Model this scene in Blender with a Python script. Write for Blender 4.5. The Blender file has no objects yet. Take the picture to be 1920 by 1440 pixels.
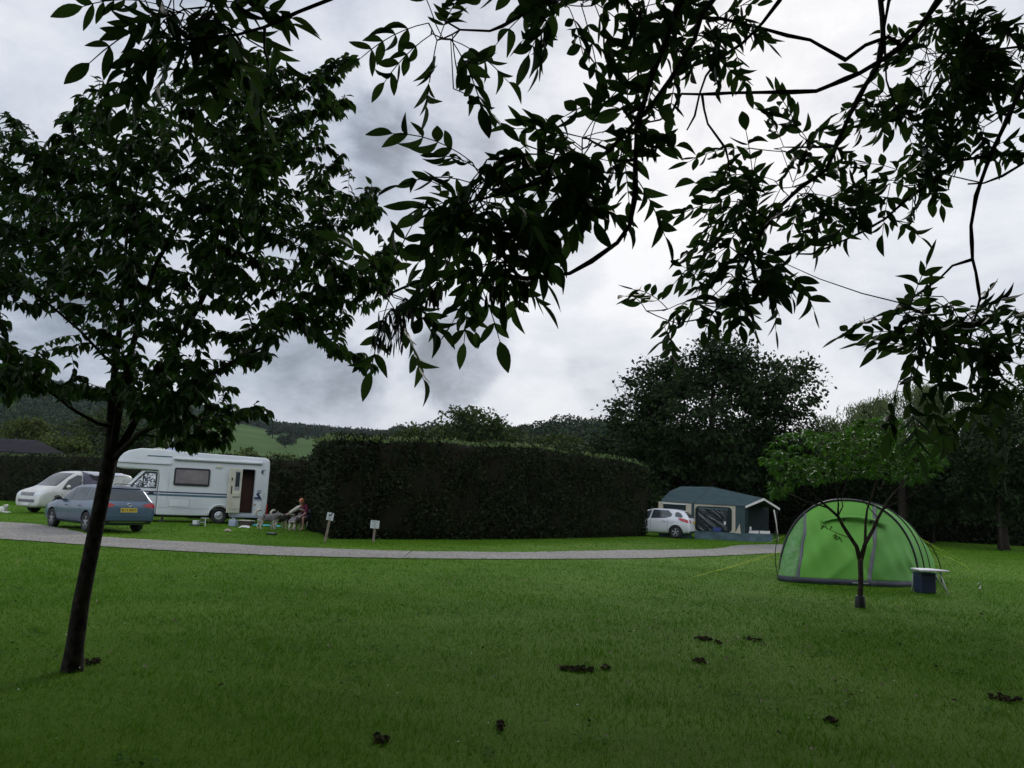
import bpy, bmesh, math, random
import numpy as np
from mathutils import Vector, Matrix, Quaternion
from mathutils.bvhtree import BVHTree
rng = np.random.default_rng(7)
random.seed(7)
R = math.radians
scn = bpy.context.scene
col = scn.collection

# ------------------------------------------------------------------ camera
F = 1500.0
PITCH, ROLL, EYE = R(8.15), R(2.5), 1.6
cam_d = bpy.data.cameras.new('camera')
cam = bpy.data.objects.new('camera', cam_d); col.objects.link(cam)
CM = Matrix.Rotation(R(90) + PITCH, 3, 'X') @ Matrix.Rotation(ROLL, 3, 'Z')
cam.matrix_world = Matrix.Translation((0, 0, EYE)) @ CM.to_4x4()
cam_d.sensor_width = 36.0
cam_d.lens = F / 1920 * 36
cam_d.clip_start = 0.05
cam_d.clip_end = 6000
scn.camera = cam
CMI = np.array(CM.inverted())

def ray(px, py):
    return CM @ Vector(((px - 960) / F, -(py - 720) / F, -1))
def at(px, py, Y):
    d = ray(px, py); s = Y / d.y
    return Vector((d.x * s, Y, EYE + d.z * s))
def ground(px, py):
    d = ray(px, py); s = -EYE / d.z
    return Vector((d.x * s, d.y * s, 0))
def horizon_z(Y): return EYE
def proj(P):
    """world points (n,3) -> pixel x, y (in the photograph's size), depth"""
    Q = (np.asarray(P, float) - np.array([0, 0, EYE])) @ CMI.T
    z = -Q[:, 2]
    zz = np.where(np.abs(z) < 1e-6, 1e-6, z)
    return 960 + F * Q[:, 0] / zz, 720 - F * Q[:, 1] / zz, z

# ------------------------------------------------------------------ tagging
def tag(o, label=None, cat=None, group=None, kind=None):
    if label: o['label'] = label
    if cat: o['category'] = cat
    if group: o['group'] = group
    if kind: o['kind'] = kind
    return o
def empty(name, loc=(0, 0, 0), rz=0, label=None, cat=None, group=None):
    o = bpy.data.objects.new(name, None); col.objects.link(o)
    o.location = loc; o.rotation_euler = (0, 0, rz); o.empty_display_size = .2
    return tag(o, label, cat, group)
def link(name, me, parent=None, loc=None):
    o = bpy.data.objects.new(name, me); col.objects.link(o)
    if parent: o.parent = parent
    if loc is not None: o.location = loc
    return o

# ------------------------------------------------------------------ mesh builder
class MB:
    def __init__(s): s.v = []; s.f = []; s.mi = []
    def add(s, vs, fs, m=0):
        b = len(s.v); s.v += [tuple(v) for v in vs]
        for f in fs: s.f.append([b + i for i in f]); s.mi.append(m)
        return s
    def box(s, c, size, m=0, rot=None):
        hx, hy, hz = size[0] / 2, size[1] / 2, size[2] / 2
        vs = [Vector((x * hx, y * hy, z * hz)) for x in (-1, 1) for y in (-1, 1) for z in (-1, 1)]
        if rot is not None: vs = [rot @ v for v in vs]
        c = Vector(c)
        return s.add([v + c for v in vs], [(0, 1, 3, 2), (4, 6, 7, 5), (0, 4, 5, 1), (2, 3, 7, 6), (0, 2, 6, 4), (1, 5, 7, 3)], m)
    def tube(s, pts, rad, n=6, m=0, cap=True):
        pts = [Vector(p) for p in pts]
        if not hasattr(rad, '__len__'): rad = [rad] * len(pts)
        vs = []; fs = []; up = Vector((0, 0, 1)); prev = None
        for i, p in enumerate(pts):
            d = (pts[min(i + 1, len(pts) - 1)] - pts[max(i - 1, 0)])
            d = d.normalized() if d.length > 1e-9 else Vector((0, 0, 1))
            if prev is None:
                a = d.cross(up)
                if a.length < .1: a = d.cross(Vector((1, 0, 0)))
            else: a = prev - d * prev.dot(d)
            a.normalize(); prev = a; b = d.cross(a)
            for k in range(n):
                t = 2 * math.pi * k / n
                vs.append(p + (a * math.cos(t) + b * math.sin(t)) * rad[i])
        for i in range(len(pts) - 1):
            for k in range(n):
                fs.append((i * n + k, i * n + (k + 1) % n, (i + 1) * n + (k + 1) % n, (i + 1) * n + k))
        if cap:
            fs.append(tuple(range(n - 1, -1, -1))); fs.append(tuple((len(pts) - 1) * n + k for k in range(n)))
        return s.add(vs, fs, m)
    def prism(s, poly, axis, a, b, m=0):
        """extrude a 2-D polygon along an axis ('x','y','z') from a to b"""
        def mk(p, t):
            return {'y': (p[0], t, p[1]), 'x': (t, p[0], p[1]), 'z': (p[0], p[1], t)}[axis]
        n = len(poly)
        vs = [mk(p, a) for p in poly] + [mk(p, b) for p in poly]
        fs = [tuple(range(n)), tuple(range(2 * n - 1, n - 1, -1))] + [(i, i + n, (i + 1) % n + n, (i + 1) % n) for i in range(n)]
        return s.add(vs, fs, m)
    def ellipsoid(s, c, r, m=0, nu=12, nv=8, rot=None):
        vs = []; fs = []
        for j in range(nv + 1):
            ph = math.pi * j / nv
            for i in range(nu):
                th = 2 * math.pi * i / nu
                v = Vector((r[0] * math.sin(ph) * math.cos(th), r[1] * math.sin(ph) * math.sin(th), r[2] * math.cos(ph)))
                if rot is not None: v = rot @ v
                vs.append(v + Vector(c))
        for j in range(nv):
            for i in range(nu):
                fs.append((j * nu + i, (j + 1) * nu + i, (j + 1) * nu + (i + 1) % nu, j * nu + (i + 1) % nu))
        return s.add(vs, fs, m)
    def lathe(s, prof, c, axis='y', n=24, m=0):
        """prof: (radius, offset along the axis) list"""
        vs = []; fs = []
        for r, o in prof:
            for i in range(n):
                t = 2 * math.pi * i / n; u, w = r * math.cos(t), r * math.sin(t)
                vs.append({'y': (c[0] + u, c[1] + o, c[2] + w), 'z': (c[0] + u, c[1] + w, c[2] + o), 'x': (c[0] + o, c[1] + u, c[2] + w)}[axis])
        for j in range(len(prof) - 1):
            for i in range(n):
                fs.append((j * n + i, j * n + (i + 1) % n, (j + 1) * n + (i + 1) % n, (j + 1) * n + i))
        return s.add(vs, fs, m)
    def build(s, name, mats, parent=None, smooth=False, loc=None, bevel=0, rel=None, fixn=True):
        me = bpy.data.meshes.new(name)
        vs = s.v
        if rel is not None: vs = [(v[0] - rel[0], v[1] - rel[1], v[2] - rel[2]) for v in vs]
        me.from_pydata(vs, [], s.f)
        if not isinstance(mats, (list, tuple)): mats = [mats]
        for m in mats: me.materials.append(m)
        me.polygons.foreach_set('material_index', s.mi)
        if fixn or bevel:
            bm = bmesh.new(); bm.from_mesh(me)
            bmesh.ops.recalc_face_normals(bm, faces=bm.faces)
            if bevel: bmesh.ops.bevel(bm, geom=[e for e in bm.edges if len(e.link_faces) == 2 and e.calc_face_angle(0) > .5], offset=bevel, segments=2, affect='EDGES', profile=.5)
            bm.to_mesh(me); bm.free()
        if smooth: me.polygons.foreach_set('use_smooth', [True] * len(me.polygons))
        me.update()
        return link(name, me, parent, loc)

def np_mesh(name, V, faces_n, mats, parent=None, rel=None, smooth=False, mi=None):
    """V (n,3) ; faces_n: int array (m,k) of same-size faces"""
    V = np.asarray(V, np.float32)
    if rel is not None: V = V - np.array(rel, np.float32)
    faces_n = np.asarray(faces_n, np.int32)
    me = bpy.data.meshes.new(name)
    m, k = faces_n.shape
    me.vertices.add(len(V)); me.vertices.foreach_set('co', V.ravel())
    me.loops.add(m * k); me.loops.foreach_set('vertex_index', faces_n.ravel())
    me.polygons.add(m); me.polygons.foreach_set('loop_start', np.arange(0, m * k, k, dtype=np.int32))
    if mi is not None: me.polygons.foreach_set('material_index', np.asarray(mi, np.int32))
    if smooth: me.polygons.foreach_set('use_smooth', np.ones(m, bool))
    if not isinstance(mats, (list, tuple)): mats = [mats]
    for x in mats: me.materials.append(x)
    me.update(calc_edges=True); me.validate()
    return link(name, me, parent)

def unit(a):
    n = np.linalg.norm(a, axis=-1, keepdims=True); return a / np.maximum(n, 1e-9)

# leaf templates: x along the leaf, y across, z normal (quads)
def leaf_template(nseg=3, width=.4, fold=.12, droop=.18, point=1.0):
    xs = np.linspace(0, 1, nseg + 1)
    w = np.sin(np.pi * np.clip(xs ** .85, 0, 1)) ** point * width / 2
    w[0] = .015; w[-1] = .012
    v = []; f = []
    for x, ww in zip(xs, w):
        z = -droop * x * x
        v += [(x, -ww, z + fold * ww * 2), (x, 0, z), (x, ww, z + fold * ww * 2)]
    for i in range(nseg):
        a = 3 * i; b = 3 * (i + 1)
        f += [(a, b, b + 1, a + 1), (a + 1, b + 1, b + 2, a + 2)]
    return np.array(v, float), np.array(f, int)
LEAF = leaf_template(4, .46, .25, .22, .9)
LEAFLET = leaf_template(6, .37, .22, .10, .85)
LEAFLET_B = leaf_template(6, .34, .55, .34, .9)
LEAFLET_C = leaf_template(6, .40, .15, -.12, .8)
DIAMOND = (np.array([(0, 0, 0), (.5, -.32, .05), (1, 0, -.12), (.5, .32, .05)], float), np.array([(0, 1, 2, 3)], int))
TRI3 = (np.array([(0, 0, 0), (.45, -.3, .06), (1, 0, -.15), (.45, .3, .06)], float), np.array([(0, 1, 2, 3)], int))

def leaf_cloud(tmpl, pos, direc, normal, scale):
    """instances of a leaf template -> vertices, faces"""
    V, Fc = tmpl
    x = unit(direc); n = normal - (normal * x).sum(-1, keepdims=True) * x; n = unit(n); y = np.cross(n, x)
    M = np.stack([x, y, n], axis=1)                     # rows
    W = np.einsum('lk,nkj->nlj', V, M) * np.asarray(scale).reshape(-1, 1, 1) + pos[:, None, :]
    N, L = len(pos), len(V)
    faces = (Fc[None] + (np.arange(N) * L)[:, None, None]).reshape(-1, Fc.shape[1])
    return W.reshape(-1, 3), faces

# ------------------------------------------------------------------ materials
def newmat(name):
    m = bpy.data.materials.new(name); m.use_nodes = True
    nt = m.node_tree; b = nt.nodes['Principled BSDF']
    return m, nt, b
def N(nt, t, **kw):
    n = nt.nodes.new(t)
    for k, v in kw.items():
        if hasattr(n, k): setattr(n, k, v)
        else: n.inputs[k.replace('_', ' ')].default_value = v
    return n
def c4(c): return (c[0], c[1], c[2], 1)
def ramp(nt, stops):
    r = nt.nodes.new('ShaderNodeValToRGB')
    while len(r.color_ramp.elements) < len(stops): r.color_ramp.elements.new(.5)
    for e, (p, c) in zip(r.color_ramp.elements, stops): e.position = p; e.color = c4(c)
    return r
def mat(name, c, rough=.6, c2=None, scale=5, detail=4, bump=0, bscale=40, spec=.5, metal=0, coat=0, dirt=None):
    m, nt, b = newmat(name); L = nt.links
    b.inputs['Roughness'].default_value = rough; b.inputs['Metallic'].default_value = metal
    b.inputs['Specular IOR Level'].default_value = spec
    if coat: b.inputs['Coat Weight'].default_value = coat; b.inputs['Coat Roughness'].default_value = .08
    tc = N(nt, 'ShaderNodeTexCoord')
    if c2 is None: c2 = tuple(x * .86 for x in c)
    nz = N(nt, 'ShaderNodeTexNoise', Scale=scale, Detail=detail); L.new(tc.outputs['Object'], nz.inputs['Vector'])
    r = ramp(nt, [(.35, c), (.65, c2)]); L.new(nz.outputs['Fac'], r.inputs['Fac'])
    L.new(r.outputs['Color'], b.inputs['Base Color'])
    if bump:
        n2 = N(nt, 'ShaderNodeTexNoise', Scale=bscale, Detail=5); L.new(tc.outputs['Object'], n2.inputs['Vector'])
        bp = N(nt, 'ShaderNodeBump', Strength=bump, Distance=.02); L.new(n2.outputs['Fac'], bp.inputs['Height']); L.new(bp.outputs['Normal'], b.inputs['Normal'])
    return m
def leafmat(name, ca, cb, trans=.35, rough=.5, nscale=.8, cc=None, spec=.35):
    """leaves: colour varies leaf by leaf and clump by clump; light shines through"""
    m, nt, b = newmat(name); L = nt.links
    g = N(nt, 'ShaderNodeNewGeometry'); tc = N(nt, 'ShaderNodeTexCoord')
    nz = N(nt, 'ShaderNodeTexNoise', Scale=nscale, Detail=3); L.new(tc.outputs['Object'], nz.inputs['Vector'])
    ad = N(nt, 'ShaderNodeMath', operation='MULTIPLY_ADD'); L.new(g.outputs['Random Per Island'], ad.inputs[0]); ad.inputs[1].default_value = .55
    m2 = N(nt, 'ShaderNodeMath', operation='MULTIPLY'); L.new(nz.outputs['Fac'], m2.inputs[0]); m2.inputs[1].default_value = .5
    L.new(m2.outputs[0], ad.inputs[2])
    st = [(.2, ca), (.85, cb)]
    if cc: st.append((.97, cc))
    r = ramp(nt, st); L.new(ad.outputs[0], r.inputs['Fac'])
    L.new(r.outputs['Color'], b.inputs['Base Color']); b.inputs['Roughness'].default_value = rough; b.inputs['Specular IOR Level'].default_value = spec
    if trans:
        t = N(nt, 'ShaderNodeBsdfTranslucent'); hs = N(nt, 'ShaderNodeHueSaturation', Saturation=1.15, Value=1.3)
        L.new(r.outputs['Color'], hs.inputs['Color']); L.new(hs.outputs['Color'], t.inputs['Color'])
        mx = N(nt, 'ShaderNodeMixShader'); mx.inputs[0].default_value = trans
        L.new(b.outputs[0], mx.inputs[1]); L.new(t.outputs[0], mx.inputs[2]); L.new(mx.outputs[0], nt.nodes['Material Output'].inputs['Surface'])
    return m
def clothmat(name, c, c2, trans=.4, rough=.7, scale=3, bump=.3, bscale=6):
    m = mat(name, c, rough, c2, scale, 3, bump, bscale, spec=.2)
    nt = m.node_tree; L = nt.links; b = nt.nodes['Principled BSDF']
    if trans:
        t = N(nt, 'ShaderNodeBsdfTranslucent'); t.inputs['Color'].default_value = c4(c)
        mx = N(nt, 'ShaderNodeMixShader'); mx.inputs[0].default_value = trans
        L.new(b.outputs[0], mx.inputs[1]); L.new(t.outputs[0], mx.inputs[2]); L.new(mx.outputs[0], nt.nodes['Material Output'].inputs['Surface'])
    return m
# ------------------------------------------------------------------ sky and sun
SUN_AZ, SUN_EL = R(14), R(33)       # from the view direction (+Y) towards the right; height
sun_dir = Vector((math.sin(SUN_AZ) * math.cos(SUN_EL), math.cos(SUN_AZ) * math.cos(SUN_EL), math.sin(SUN_EL)))
w = bpy.data.worlds.new('World'); scn.world = w; w.use_nodes = True
nt = w.node_tree; L = nt.links; nt.nodes.clear()
out = N(nt, 'ShaderNodeOutputWorld')
sky = N(nt, 'ShaderNodeTexSky', sky_type='NISHITA', sun_disc=False)
sky.sun_elevation = SUN_EL; sky.sun_rotation = SUN_AZ; sky.air_density = 1.2; sky.dust_density = 3
bg1 = N(nt, 'ShaderNodeBackground', Strength=.09); L.new(sky.outputs[0], bg1.inputs['Color'])
tc = N(nt, 'ShaderNodeTexCoord')
sep = N(nt, 'ShaderNodeSeparateXYZ'); L.new(tc.outputs['Generated'], sep.inputs[0])
def M(op, a, b=None, c=None, clamp=False):
    n = nt.nodes.new('ShaderNodeMath'); n.operation = op; n.use_clamp = clamp
    for i, x in enumerate((a, b, c)):
        if x is None: continue
        if isinstance(x, (int, float)): n.inputs[i].default_value = x
        else: L.new(x, n.inputs[i])
    return n.outputs[0]
zc = M('ADD', M('MAXIMUM', sep.outputs[2], 0.0), .22)
cx = M('DIVIDE', sep.outputs[0], zc); cy = M('DIVIDE', sep.outputs[1], zc)
cmb = N(nt, 'ShaderNodeCombineXYZ'); L.new(M('MULTIPLY', sep.outputs[0], 2.6), cmb.inputs[0]); L.new(M('MULTIPLY', sep.outputs[1], 2.6), cmb.inputs[1]); L.new(M('MULTIPLY', sep.outputs[2], 4.4), cmb.inputs[2])
n1 = N(nt, 'ShaderNodeTexNoise', Scale=1.3, Detail=10, Roughness=.6, Distortion=.5); L.new(cmb.outputs[0], n1.inputs['Vector'])
n2 = N(nt, 'ShaderNodeTexNoise', Scale=3.4, Detail=8, Roughness=.6); L.new(cmb.outputs[0], n2.inputs['Vector'])
n3 = N(nt, 'ShaderNodeTexNoise', Scale=9.0, Detail=8, Roughness=.65, Distortion=.4); L.new(cmb.outputs[0], n3.inputs['Vector'])
base = M('ADD', M('ADD', M('MULTIPLY', n1.outputs[0], .60), M('MULTIPLY', n2.outputs[0], .28)), M('MULTIPLY', n3.outputs[0], .12))
# warped direction for the individual clouds
nv = N(nt, 'ShaderNodeTexNoise', Scale=5.0, Detail=9, Roughness=.62); L.new(tc.outputs['Generated'], nv.inputs['Vector'])
vs_ = N(nt, 'ShaderNodeVectorMath', operation='SUBTRACT'); L.new(nv.outputs['Color'], vs_.inputs[0]); vs_.inputs[1].default_value = (.5, .5, .5)
vm = N(nt, 'ShaderNodeVectorMath', operation='SCALE'); L.new(vs_.outputs[0], vm.inputs[0]); vm.inputs[3].default_value = .17
va = N(nt, 'ShaderNodeVectorMath', operation='ADD'); L.new(tc.outputs['Generated'], va.inputs[0]); L.new(vm.outputs[0], va.inputs[1])
vn = N(nt, 'ShaderNodeVectorMath', operation='NORMALIZE'); L.new(va.outputs[0], vn.inputs[0])
def blob(px, py, rpx, amt, soft=.5):
    d = ray(px, py).normalized(); k = math.cos(math.atan(rpx / F)); k0 = math.cos(math.atan(rpx * soft / F))
    dt = N(nt, 'ShaderNodeVectorMath', operation='DOT_PRODUCT'); L.new(vn.outputs[0], dt.inputs[0]); dt.inputs[1].default_value = d
    mr = N(nt, 'ShaderNodeMapRange', interpolation_type='SMOOTHERSTEP'); L.new(dt.outputs['Value'], mr.inputs[0])
    mr.inputs[1].default_value = k; mr.inputs[2].default_value = k0; mr.inputs[3].default_value = 0; mr.inputs[4].default_value = amt
    return mr.outputs[0]
v = M('MULTIPLY_ADD', M('SUBTRACT', base, .5), 1.7, .81)
for b_ in [(790, 270, 190, -.22), (640, 250, 130, -.13), (870, 655, 130, -.27), (800, 690, 80, -.08), (560, 755, 170, -.20), (1030, 470, 130, -.19), (1180, 700, 120, -.08), (700, 610, 110, .06), (1100, 300, 130, -.05),
           (110, 680, 180, -.14), (-250, 640, 380, -.14), (60, 520, 220, -.08), (1240, 400, 150, .05), (1330, 330, 240, .06), (1180, 470, 110, .03), (1500, 720, 260, .05),
           (960, 620, 90, .06), (760, 500, 120, .06), (1000, 730, 130, .07), (1560, 480, 200, -.04), (1650, 560, 120, -.04), (240, 60, 420, -.02), (960, -900, 900, -.08)]:
    v = M('ADD', v, blob(*b_, soft=.45))
# cloud tone drops slightly away from the hidden sun
ds = N(nt, 'ShaderNodeVectorMath', operation='DOT_PRODUCT'); L.new(tc.outputs['Generated'], ds.inputs[0]); ds.inputs[1].default_value = sun_dir
mr = N(nt, 'ShaderNodeMapRange'); L.new(ds.outputs['Value'], mr.inputs[0]); mr.inputs[1].default_value = -.3; mr.inputs[2].default_value = .95; mr.inputs[3].default_value = .93; mr.inputs[4].default_value = 1.0
v = M('MULTIPLY', v, mr.outputs[0])
cr = ramp(nt, [(0.0, (.03, .04, .052)), (.25, (.115, .14, .175)), (.45, (.25, .295, .37)), (.60, (.43, .485, .58)), (.76, (.60, .645, .73)), (1.0, (.78, .81, .86))])
L.new(v, cr.inputs['Fac'])
bg2 = N(nt, 'ShaderNodeBackground', Strength=1.0); L.new(cr.outputs[0], bg2.inputs['Color'])
mrb = N(nt, 'ShaderNodeMapRange', interpolation_type='SMOOTHSTEP'); L.new(sep.outputs[1], mrb.inputs[0]); mrb.inputs[1].default_value = .35; mrb.inputs[2].default_value = -.6; mrb.inputs[3].default_value = 1.0; mrb.inputs[4].default_value = 2.3  # sky strength raised behind the camera to brighten surfaces facing it
L.new(mrb.outputs[0], bg2.inputs['Strength'])
mx = N(nt, 'ShaderNodeMixShader'); mx.inputs[0].default_value = .93
L.new(bg1.outputs[0], mx.inputs[1]); L.new(bg2.outputs[0], mx.inputs[2]); L.new(mx.outputs[0], out.inputs['Surface'])
sd = bpy.data.lights.new('sun', 'SUN'); sd.energy = 1.1; sd.angle = R(14); sd.color = (1, .96, .9)
so = bpy.data.objects.new('sun', sd); col.objects.link(so); so.rotation_euler = (-sun_dir).to_track_quat('-Z', 'Y').to_euler(); so.location = (5, 10, 30)
vsx = scn.view_settings; vsx.view_transform = 'Standard'; vsx.look = 'None'; vsx.exposure = 0.12; vsx.gamma = 1
scn.cycles.max_bounces = 6; scn.cycles.transparent_max_bounces = 8

# ------------------------------------------------------------------ ground
def grass_ground(name, ca, cb, cc):
    m, nt, b = newmat(name); L = nt.links
    tc = N(nt, 'ShaderNodeTexCoord')
    a = N(nt, 'ShaderNodeTexNoise', Scale=.35, Detail=5, Roughness=.6); L.new(tc.outputs['Object'], a.inputs['Vector'])
    mp = N(nt, 'ShaderNodeMapping'); mp.inputs['Rotation'].default_value = (0, 0, R(12)); mp.inputs['Scale'].default_value = (.25, 1.3, 1); L.new(tc.outputs['Object'], mp.inputs[0])
    s_ = N(nt, 'ShaderNodeTexNoise', Scale=1.0, Detail=3); L.new(mp.outputs[0], s_.inputs['Vector'])
    f_ = N(nt, 'ShaderNodeTexNoise', Scale=28, Detail=6, Roughness=.7); L.new(tc.outputs['Object'], f_.inputs['Vector'])
    r1 = ramp(nt, [(.33, ca), (.5, cb), (.72, cc)])
    def mm(op, x, y, z=None):
        n = nt.nodes.new('ShaderNodeMath'); n.operation = op
        for i, q in enumerate((x, y, z)):
            if q is None: continue
            if isinstance(q, (int, float)): n.inputs[i].default_value = q
            else: L.new(q, n.inputs[i])
        return n.outputs[0]
    t = mm('MULTIPLY_ADD', a.outputs[0], .4, mm('MULTIPLY_ADD', s_.outputs[0], .25, mm('MULTIPLY', f_.outputs[0], .35)))
    L.new(t, r1.inputs[0]); L.new(r1.outputs[0], b.inputs['Base Color']); b.inputs['Roughness'].default_value = .8; b.inputs['Specular IOR Level'].default_value = .04
    bp = N(nt, 'ShaderNodeBump', Strength=.7, Distance=.03); L.new(f_.outputs[0], bp.inputs['Height']); L.new(bp.outputs[0], b.inputs['Normal'])
    return m
m_ground = grass_ground('lawn_soil_and_grass', (.038, .082, .005), (.062, .128, .009), (.090, .158, .016))
bmg = bmesh.new(); bmesh.ops.create_grid(bmg, x_segments=40, y_segments=40, size=1600)
me = bpy.data.meshes.new('ground'); bmg.to_mesh(me); bmg.free(); me.materials.append(m_ground)
tag(link('ground', me), kind='structure', label='flat mown campsite lawn running out to the foot of the hills')

near_px = [(-420, 985), (-200, 999), (0, 1011), (100, 1018), (200, 1026), (400, 1038), (600, 1045), (800, 1048.5), (960, 1049.5), (1200, 1048), (1350, 1043), (1450, 1038), (1560, 1036)]
far_px = [(-420, 950), (-200, 965), (0, 979.5), (60, 982), (100, 988), (156, 1000), (200, 1009), (300, 1014), (400, 1019), (520, 1026), (740, 1034), (960, 1036.5), (1160, 1032.5), (1340, 1030.5), (1385, 1022.5), (1450, 1021.5), (1560, 1021)]
def resample(pts, n):
    P = [ground(*p) for p in pts]; xs = np.linspace(-22, 15.5, n); X = np.array([p.x for p in P]); Yv = np.array([p.y for p in P])
    k = np.argsort(X); y = np.interp(xs, X[k], Yv[k]); y2 = np.convolve(np.pad(y, 4, mode='edge'), np.ones(9) / 9, 'valid'); return np.stack([xs, y2], 1)
NP = 240
en = resample(near_px, NP); ef = resample(far_px, NP)
jn = rng.normal(0, .035, (NP, 2)); jf = rng.normal(0, .05, (NP, 2)); en = en + jn; ef = ef + jf
m_path, ntp, bp_ = newmat('pale_gravel'); Lp = ntp.links
tcp = N(ntp, 'ShaderNodeTexCoord')
vo = N(ntp, 'ShaderNodeTexVoronoi', Scale=34); Lp.new(tcp.outputs['Object'], vo.inputs['Vector'])
nz = N(ntp, 'ShaderNodeTexNoise', Scale=.7, Detail=5); Lp.new(tcp.outputs['Object'], nz.inputs['Vector'])
rr = ramp(ntp, [(0, (.045, .041, .036)), (.5, (.15, .138, .124)), (1, (.36, .34, .31))]); 
sepc = N(ntp, 'ShaderNodeSeparateColor'); Lp.new(vo.outputs['Color'], sepc.inputs[0])
ma = ntp.nodes.new('ShaderNodeMath'); ma.operation = 'MULTIPLY_ADD'; Lp.new(sepc.outputs[0], ma.inputs[0]); ma.inputs[1].default_value = .75
mb_ = ntp.nodes.new('ShaderNodeMath'); mb_.operation = 'MULTIPLY'; Lp.new(nz.outputs[0], mb_.inputs[0]); mb_.inputs[1].default_value = .35; Lp.new(mb_.outputs[0], ma.inputs[2])
Lp.new(ma.outputs[0], rr.inputs[0]); Lp.new(rr.outputs[0], bp_.inputs['Base Color']); bp_.inputs['Roughness'].default_value = .9
bpn = N(ntp, 'ShaderNodeBump', Strength=.8, Distance=.02); Lp.new(vo.outputs['Distance'], bpn.inputs['Height']); Lp.new(bpn.outputs[0], bp_.inputs['Normal'])
V = np.zeros((NP * 2, 3)); V[0::2, :2] = en; V[1::2, :2] = ef; V[:, 2] = .02
Fp = [(2 * i, 2 * i + 2, 2 * i + 3, 2 * i + 1) for i in range(NP - 1)]
tag(np_mesh('path', V, Fp, m_path), kind='structure', label='curving pale gravel track across the lawn')
def on_path(x, y, pad=0.0):
    """mask: inside the gravel track (the track runs roughly along x)"""
    yn = np.interp(x, en[:, 0], en[:, 1]); yf = np.interp(x, ef[:, 0], ef[:, 1])
    return (y > yn - pad) & (y < yf + pad) & (x > en[0, 0]) & (x < en[-1, 0])

# ------------------------------------------------------------------ hills
sil = [(-1500, 640), (-800, 640), (-300, 660), (0, 695), (100, 712), (200, 728), (300, 748), (400, 762), (480, 778), (530, 791), (600, 797), (660, 802), (730, 806), (760, 795), (1200, 800), (2000, 830), (3400, 860)]
sil2 = [(-1500, 900), (560, 880), (640, 840), (720, 806), (760, 793), (810, 783), (860, 786), (950, 785), (1000, 780), (1060, 771), (1110, 773), (1160, 780), (1300, 800), (1500, 830), (2200, 880), (3400, 900)]
def hz(px): return 935 + (px - 960) * math.tan(ROLL)
def crest(px, table, r, tree):
    y = np.interp(px, [a for a, _ in table], [b for _, b in table])
    return np.maximum(r * (935 + (px - 960) * math.tan(ROLL) - y) / F - tree, 0)
def sm(t): t = np.clip(t, 0, 1); return t * t * (3 - 2 * t)
def hill_z(px, Y):
    """terrain height at depth Y and bearing px (as a tangent, in photo pixels)"""
    c1 = crest(px, sil, 820, 9); c2 = crest(px, sil2, 270, 9)
    z1 = c1 * np.clip((Y - 230) / 590, 0, 1) ** .92 * np.where(Y > 820, np.clip(1 - (Y - 820) / 900, 0, 1), 1)
    z2 = c2 * sm((Y - 150) / 120) * np.where(Y > 270, 1 - sm((Y - 270) / 160), 1)
    return np.maximum(z1, z2)
PXs = np.linspace(-1500, 3400, 170); Ys = np.concatenate([np.linspace(140, 460, 26), np.linspace(480, 1550, 30)])
gx, gy = np.meshgrid(PXs, Ys); zz = hill_z(gx, gy) - .25 + 1.2 * np.sin(gx * .011 + gy * .013) * sm((gy - 300) / 200)
Vh = np.stack([(gx - 960) / F * gy, gy, zz], -1).reshape(-1, 3)
nx = len(PXs); Fh = [(j * nx + i, j * nx + i + 1, (j + 1) * nx + i + 1, (j + 1) * nx + i) for j in range(len(Ys) - 1) for i in range(nx - 1)]
m_hill = mat('pasture_on_the_hill', (.034, .068, .020), .9, (.062, .100, .030), .02, 6, spec=.02)
tag(np_mesh('hills', Vh, Fh, m_hill, smooth=True), kind='structure', label='long wooded hillside with an open green pasture low on its flank')
# ------------------------------------------------------------------ plant materials
m_bark = mat('dark_bark', (.034, .027, .020), .9, (.008, .006, .005), 14, 8, 1.0, 22, spec=.15)
m_bark2 = mat('grey_brown_bark', (.075, .055, .045), .9, (.03, .022, .018), 8, 6, .7, 30, spec=.15)
m_ashbark = mat('ash_twig_bark', (.03, .026, .022), .8, (.014, .012, .010), 20, 4, .5, 60, spec=.2)
m_cherry = leafmat('cherry_leaf', (.020, .042, .013), (.055, .105, .030), .33, nscale=1.2, spec=.15)
m_ash = leafmat('ash_leaf', (.014, .028, .009), (.040, .074, .022), .38, nscale=1.5, spec=.08)
m_key = mat('ash_keys', (.02, .022, .010), .7)
m_young = leafmat('young_tree_leaf', (.030, .080, .015), (.095, .20, .04), .35, nscale=1.5, spec=.1)
m_dark = leafmat('dark_tree_leaf', (.007, .016, .005), (.024, .042, .012), .12, nscale=.35, spec=.1, rough=.7)
m_mid = leafmat('mid_tree_leaf', (.014, .026, .007), (.048, .066, .018), .2, nscale=.3, spec=.1, rough=.7)
m_olive = leafmat('olive_bush_leaf', (.022, .036, .008), (.075, .092, .022), .2, nscale=.3, spec=.1, rough=.7)
m_willow = leafmat('willow_leaf', (.045, .065, .022), (.10, .13, .048), .4, nscale=.5)
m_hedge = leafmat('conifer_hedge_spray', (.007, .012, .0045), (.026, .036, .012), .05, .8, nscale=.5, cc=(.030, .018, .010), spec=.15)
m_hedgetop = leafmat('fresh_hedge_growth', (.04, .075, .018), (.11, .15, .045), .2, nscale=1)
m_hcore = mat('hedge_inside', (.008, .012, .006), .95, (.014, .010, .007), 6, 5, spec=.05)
m_wood = leafmat('far_woodland_leaf', (.010, .022, .012), (.028, .044, .020), .0, .9, nscale=.06, spec=.1)

def rand_unit(n): return unit(rng.normal(size=(n, 3)))

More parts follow.
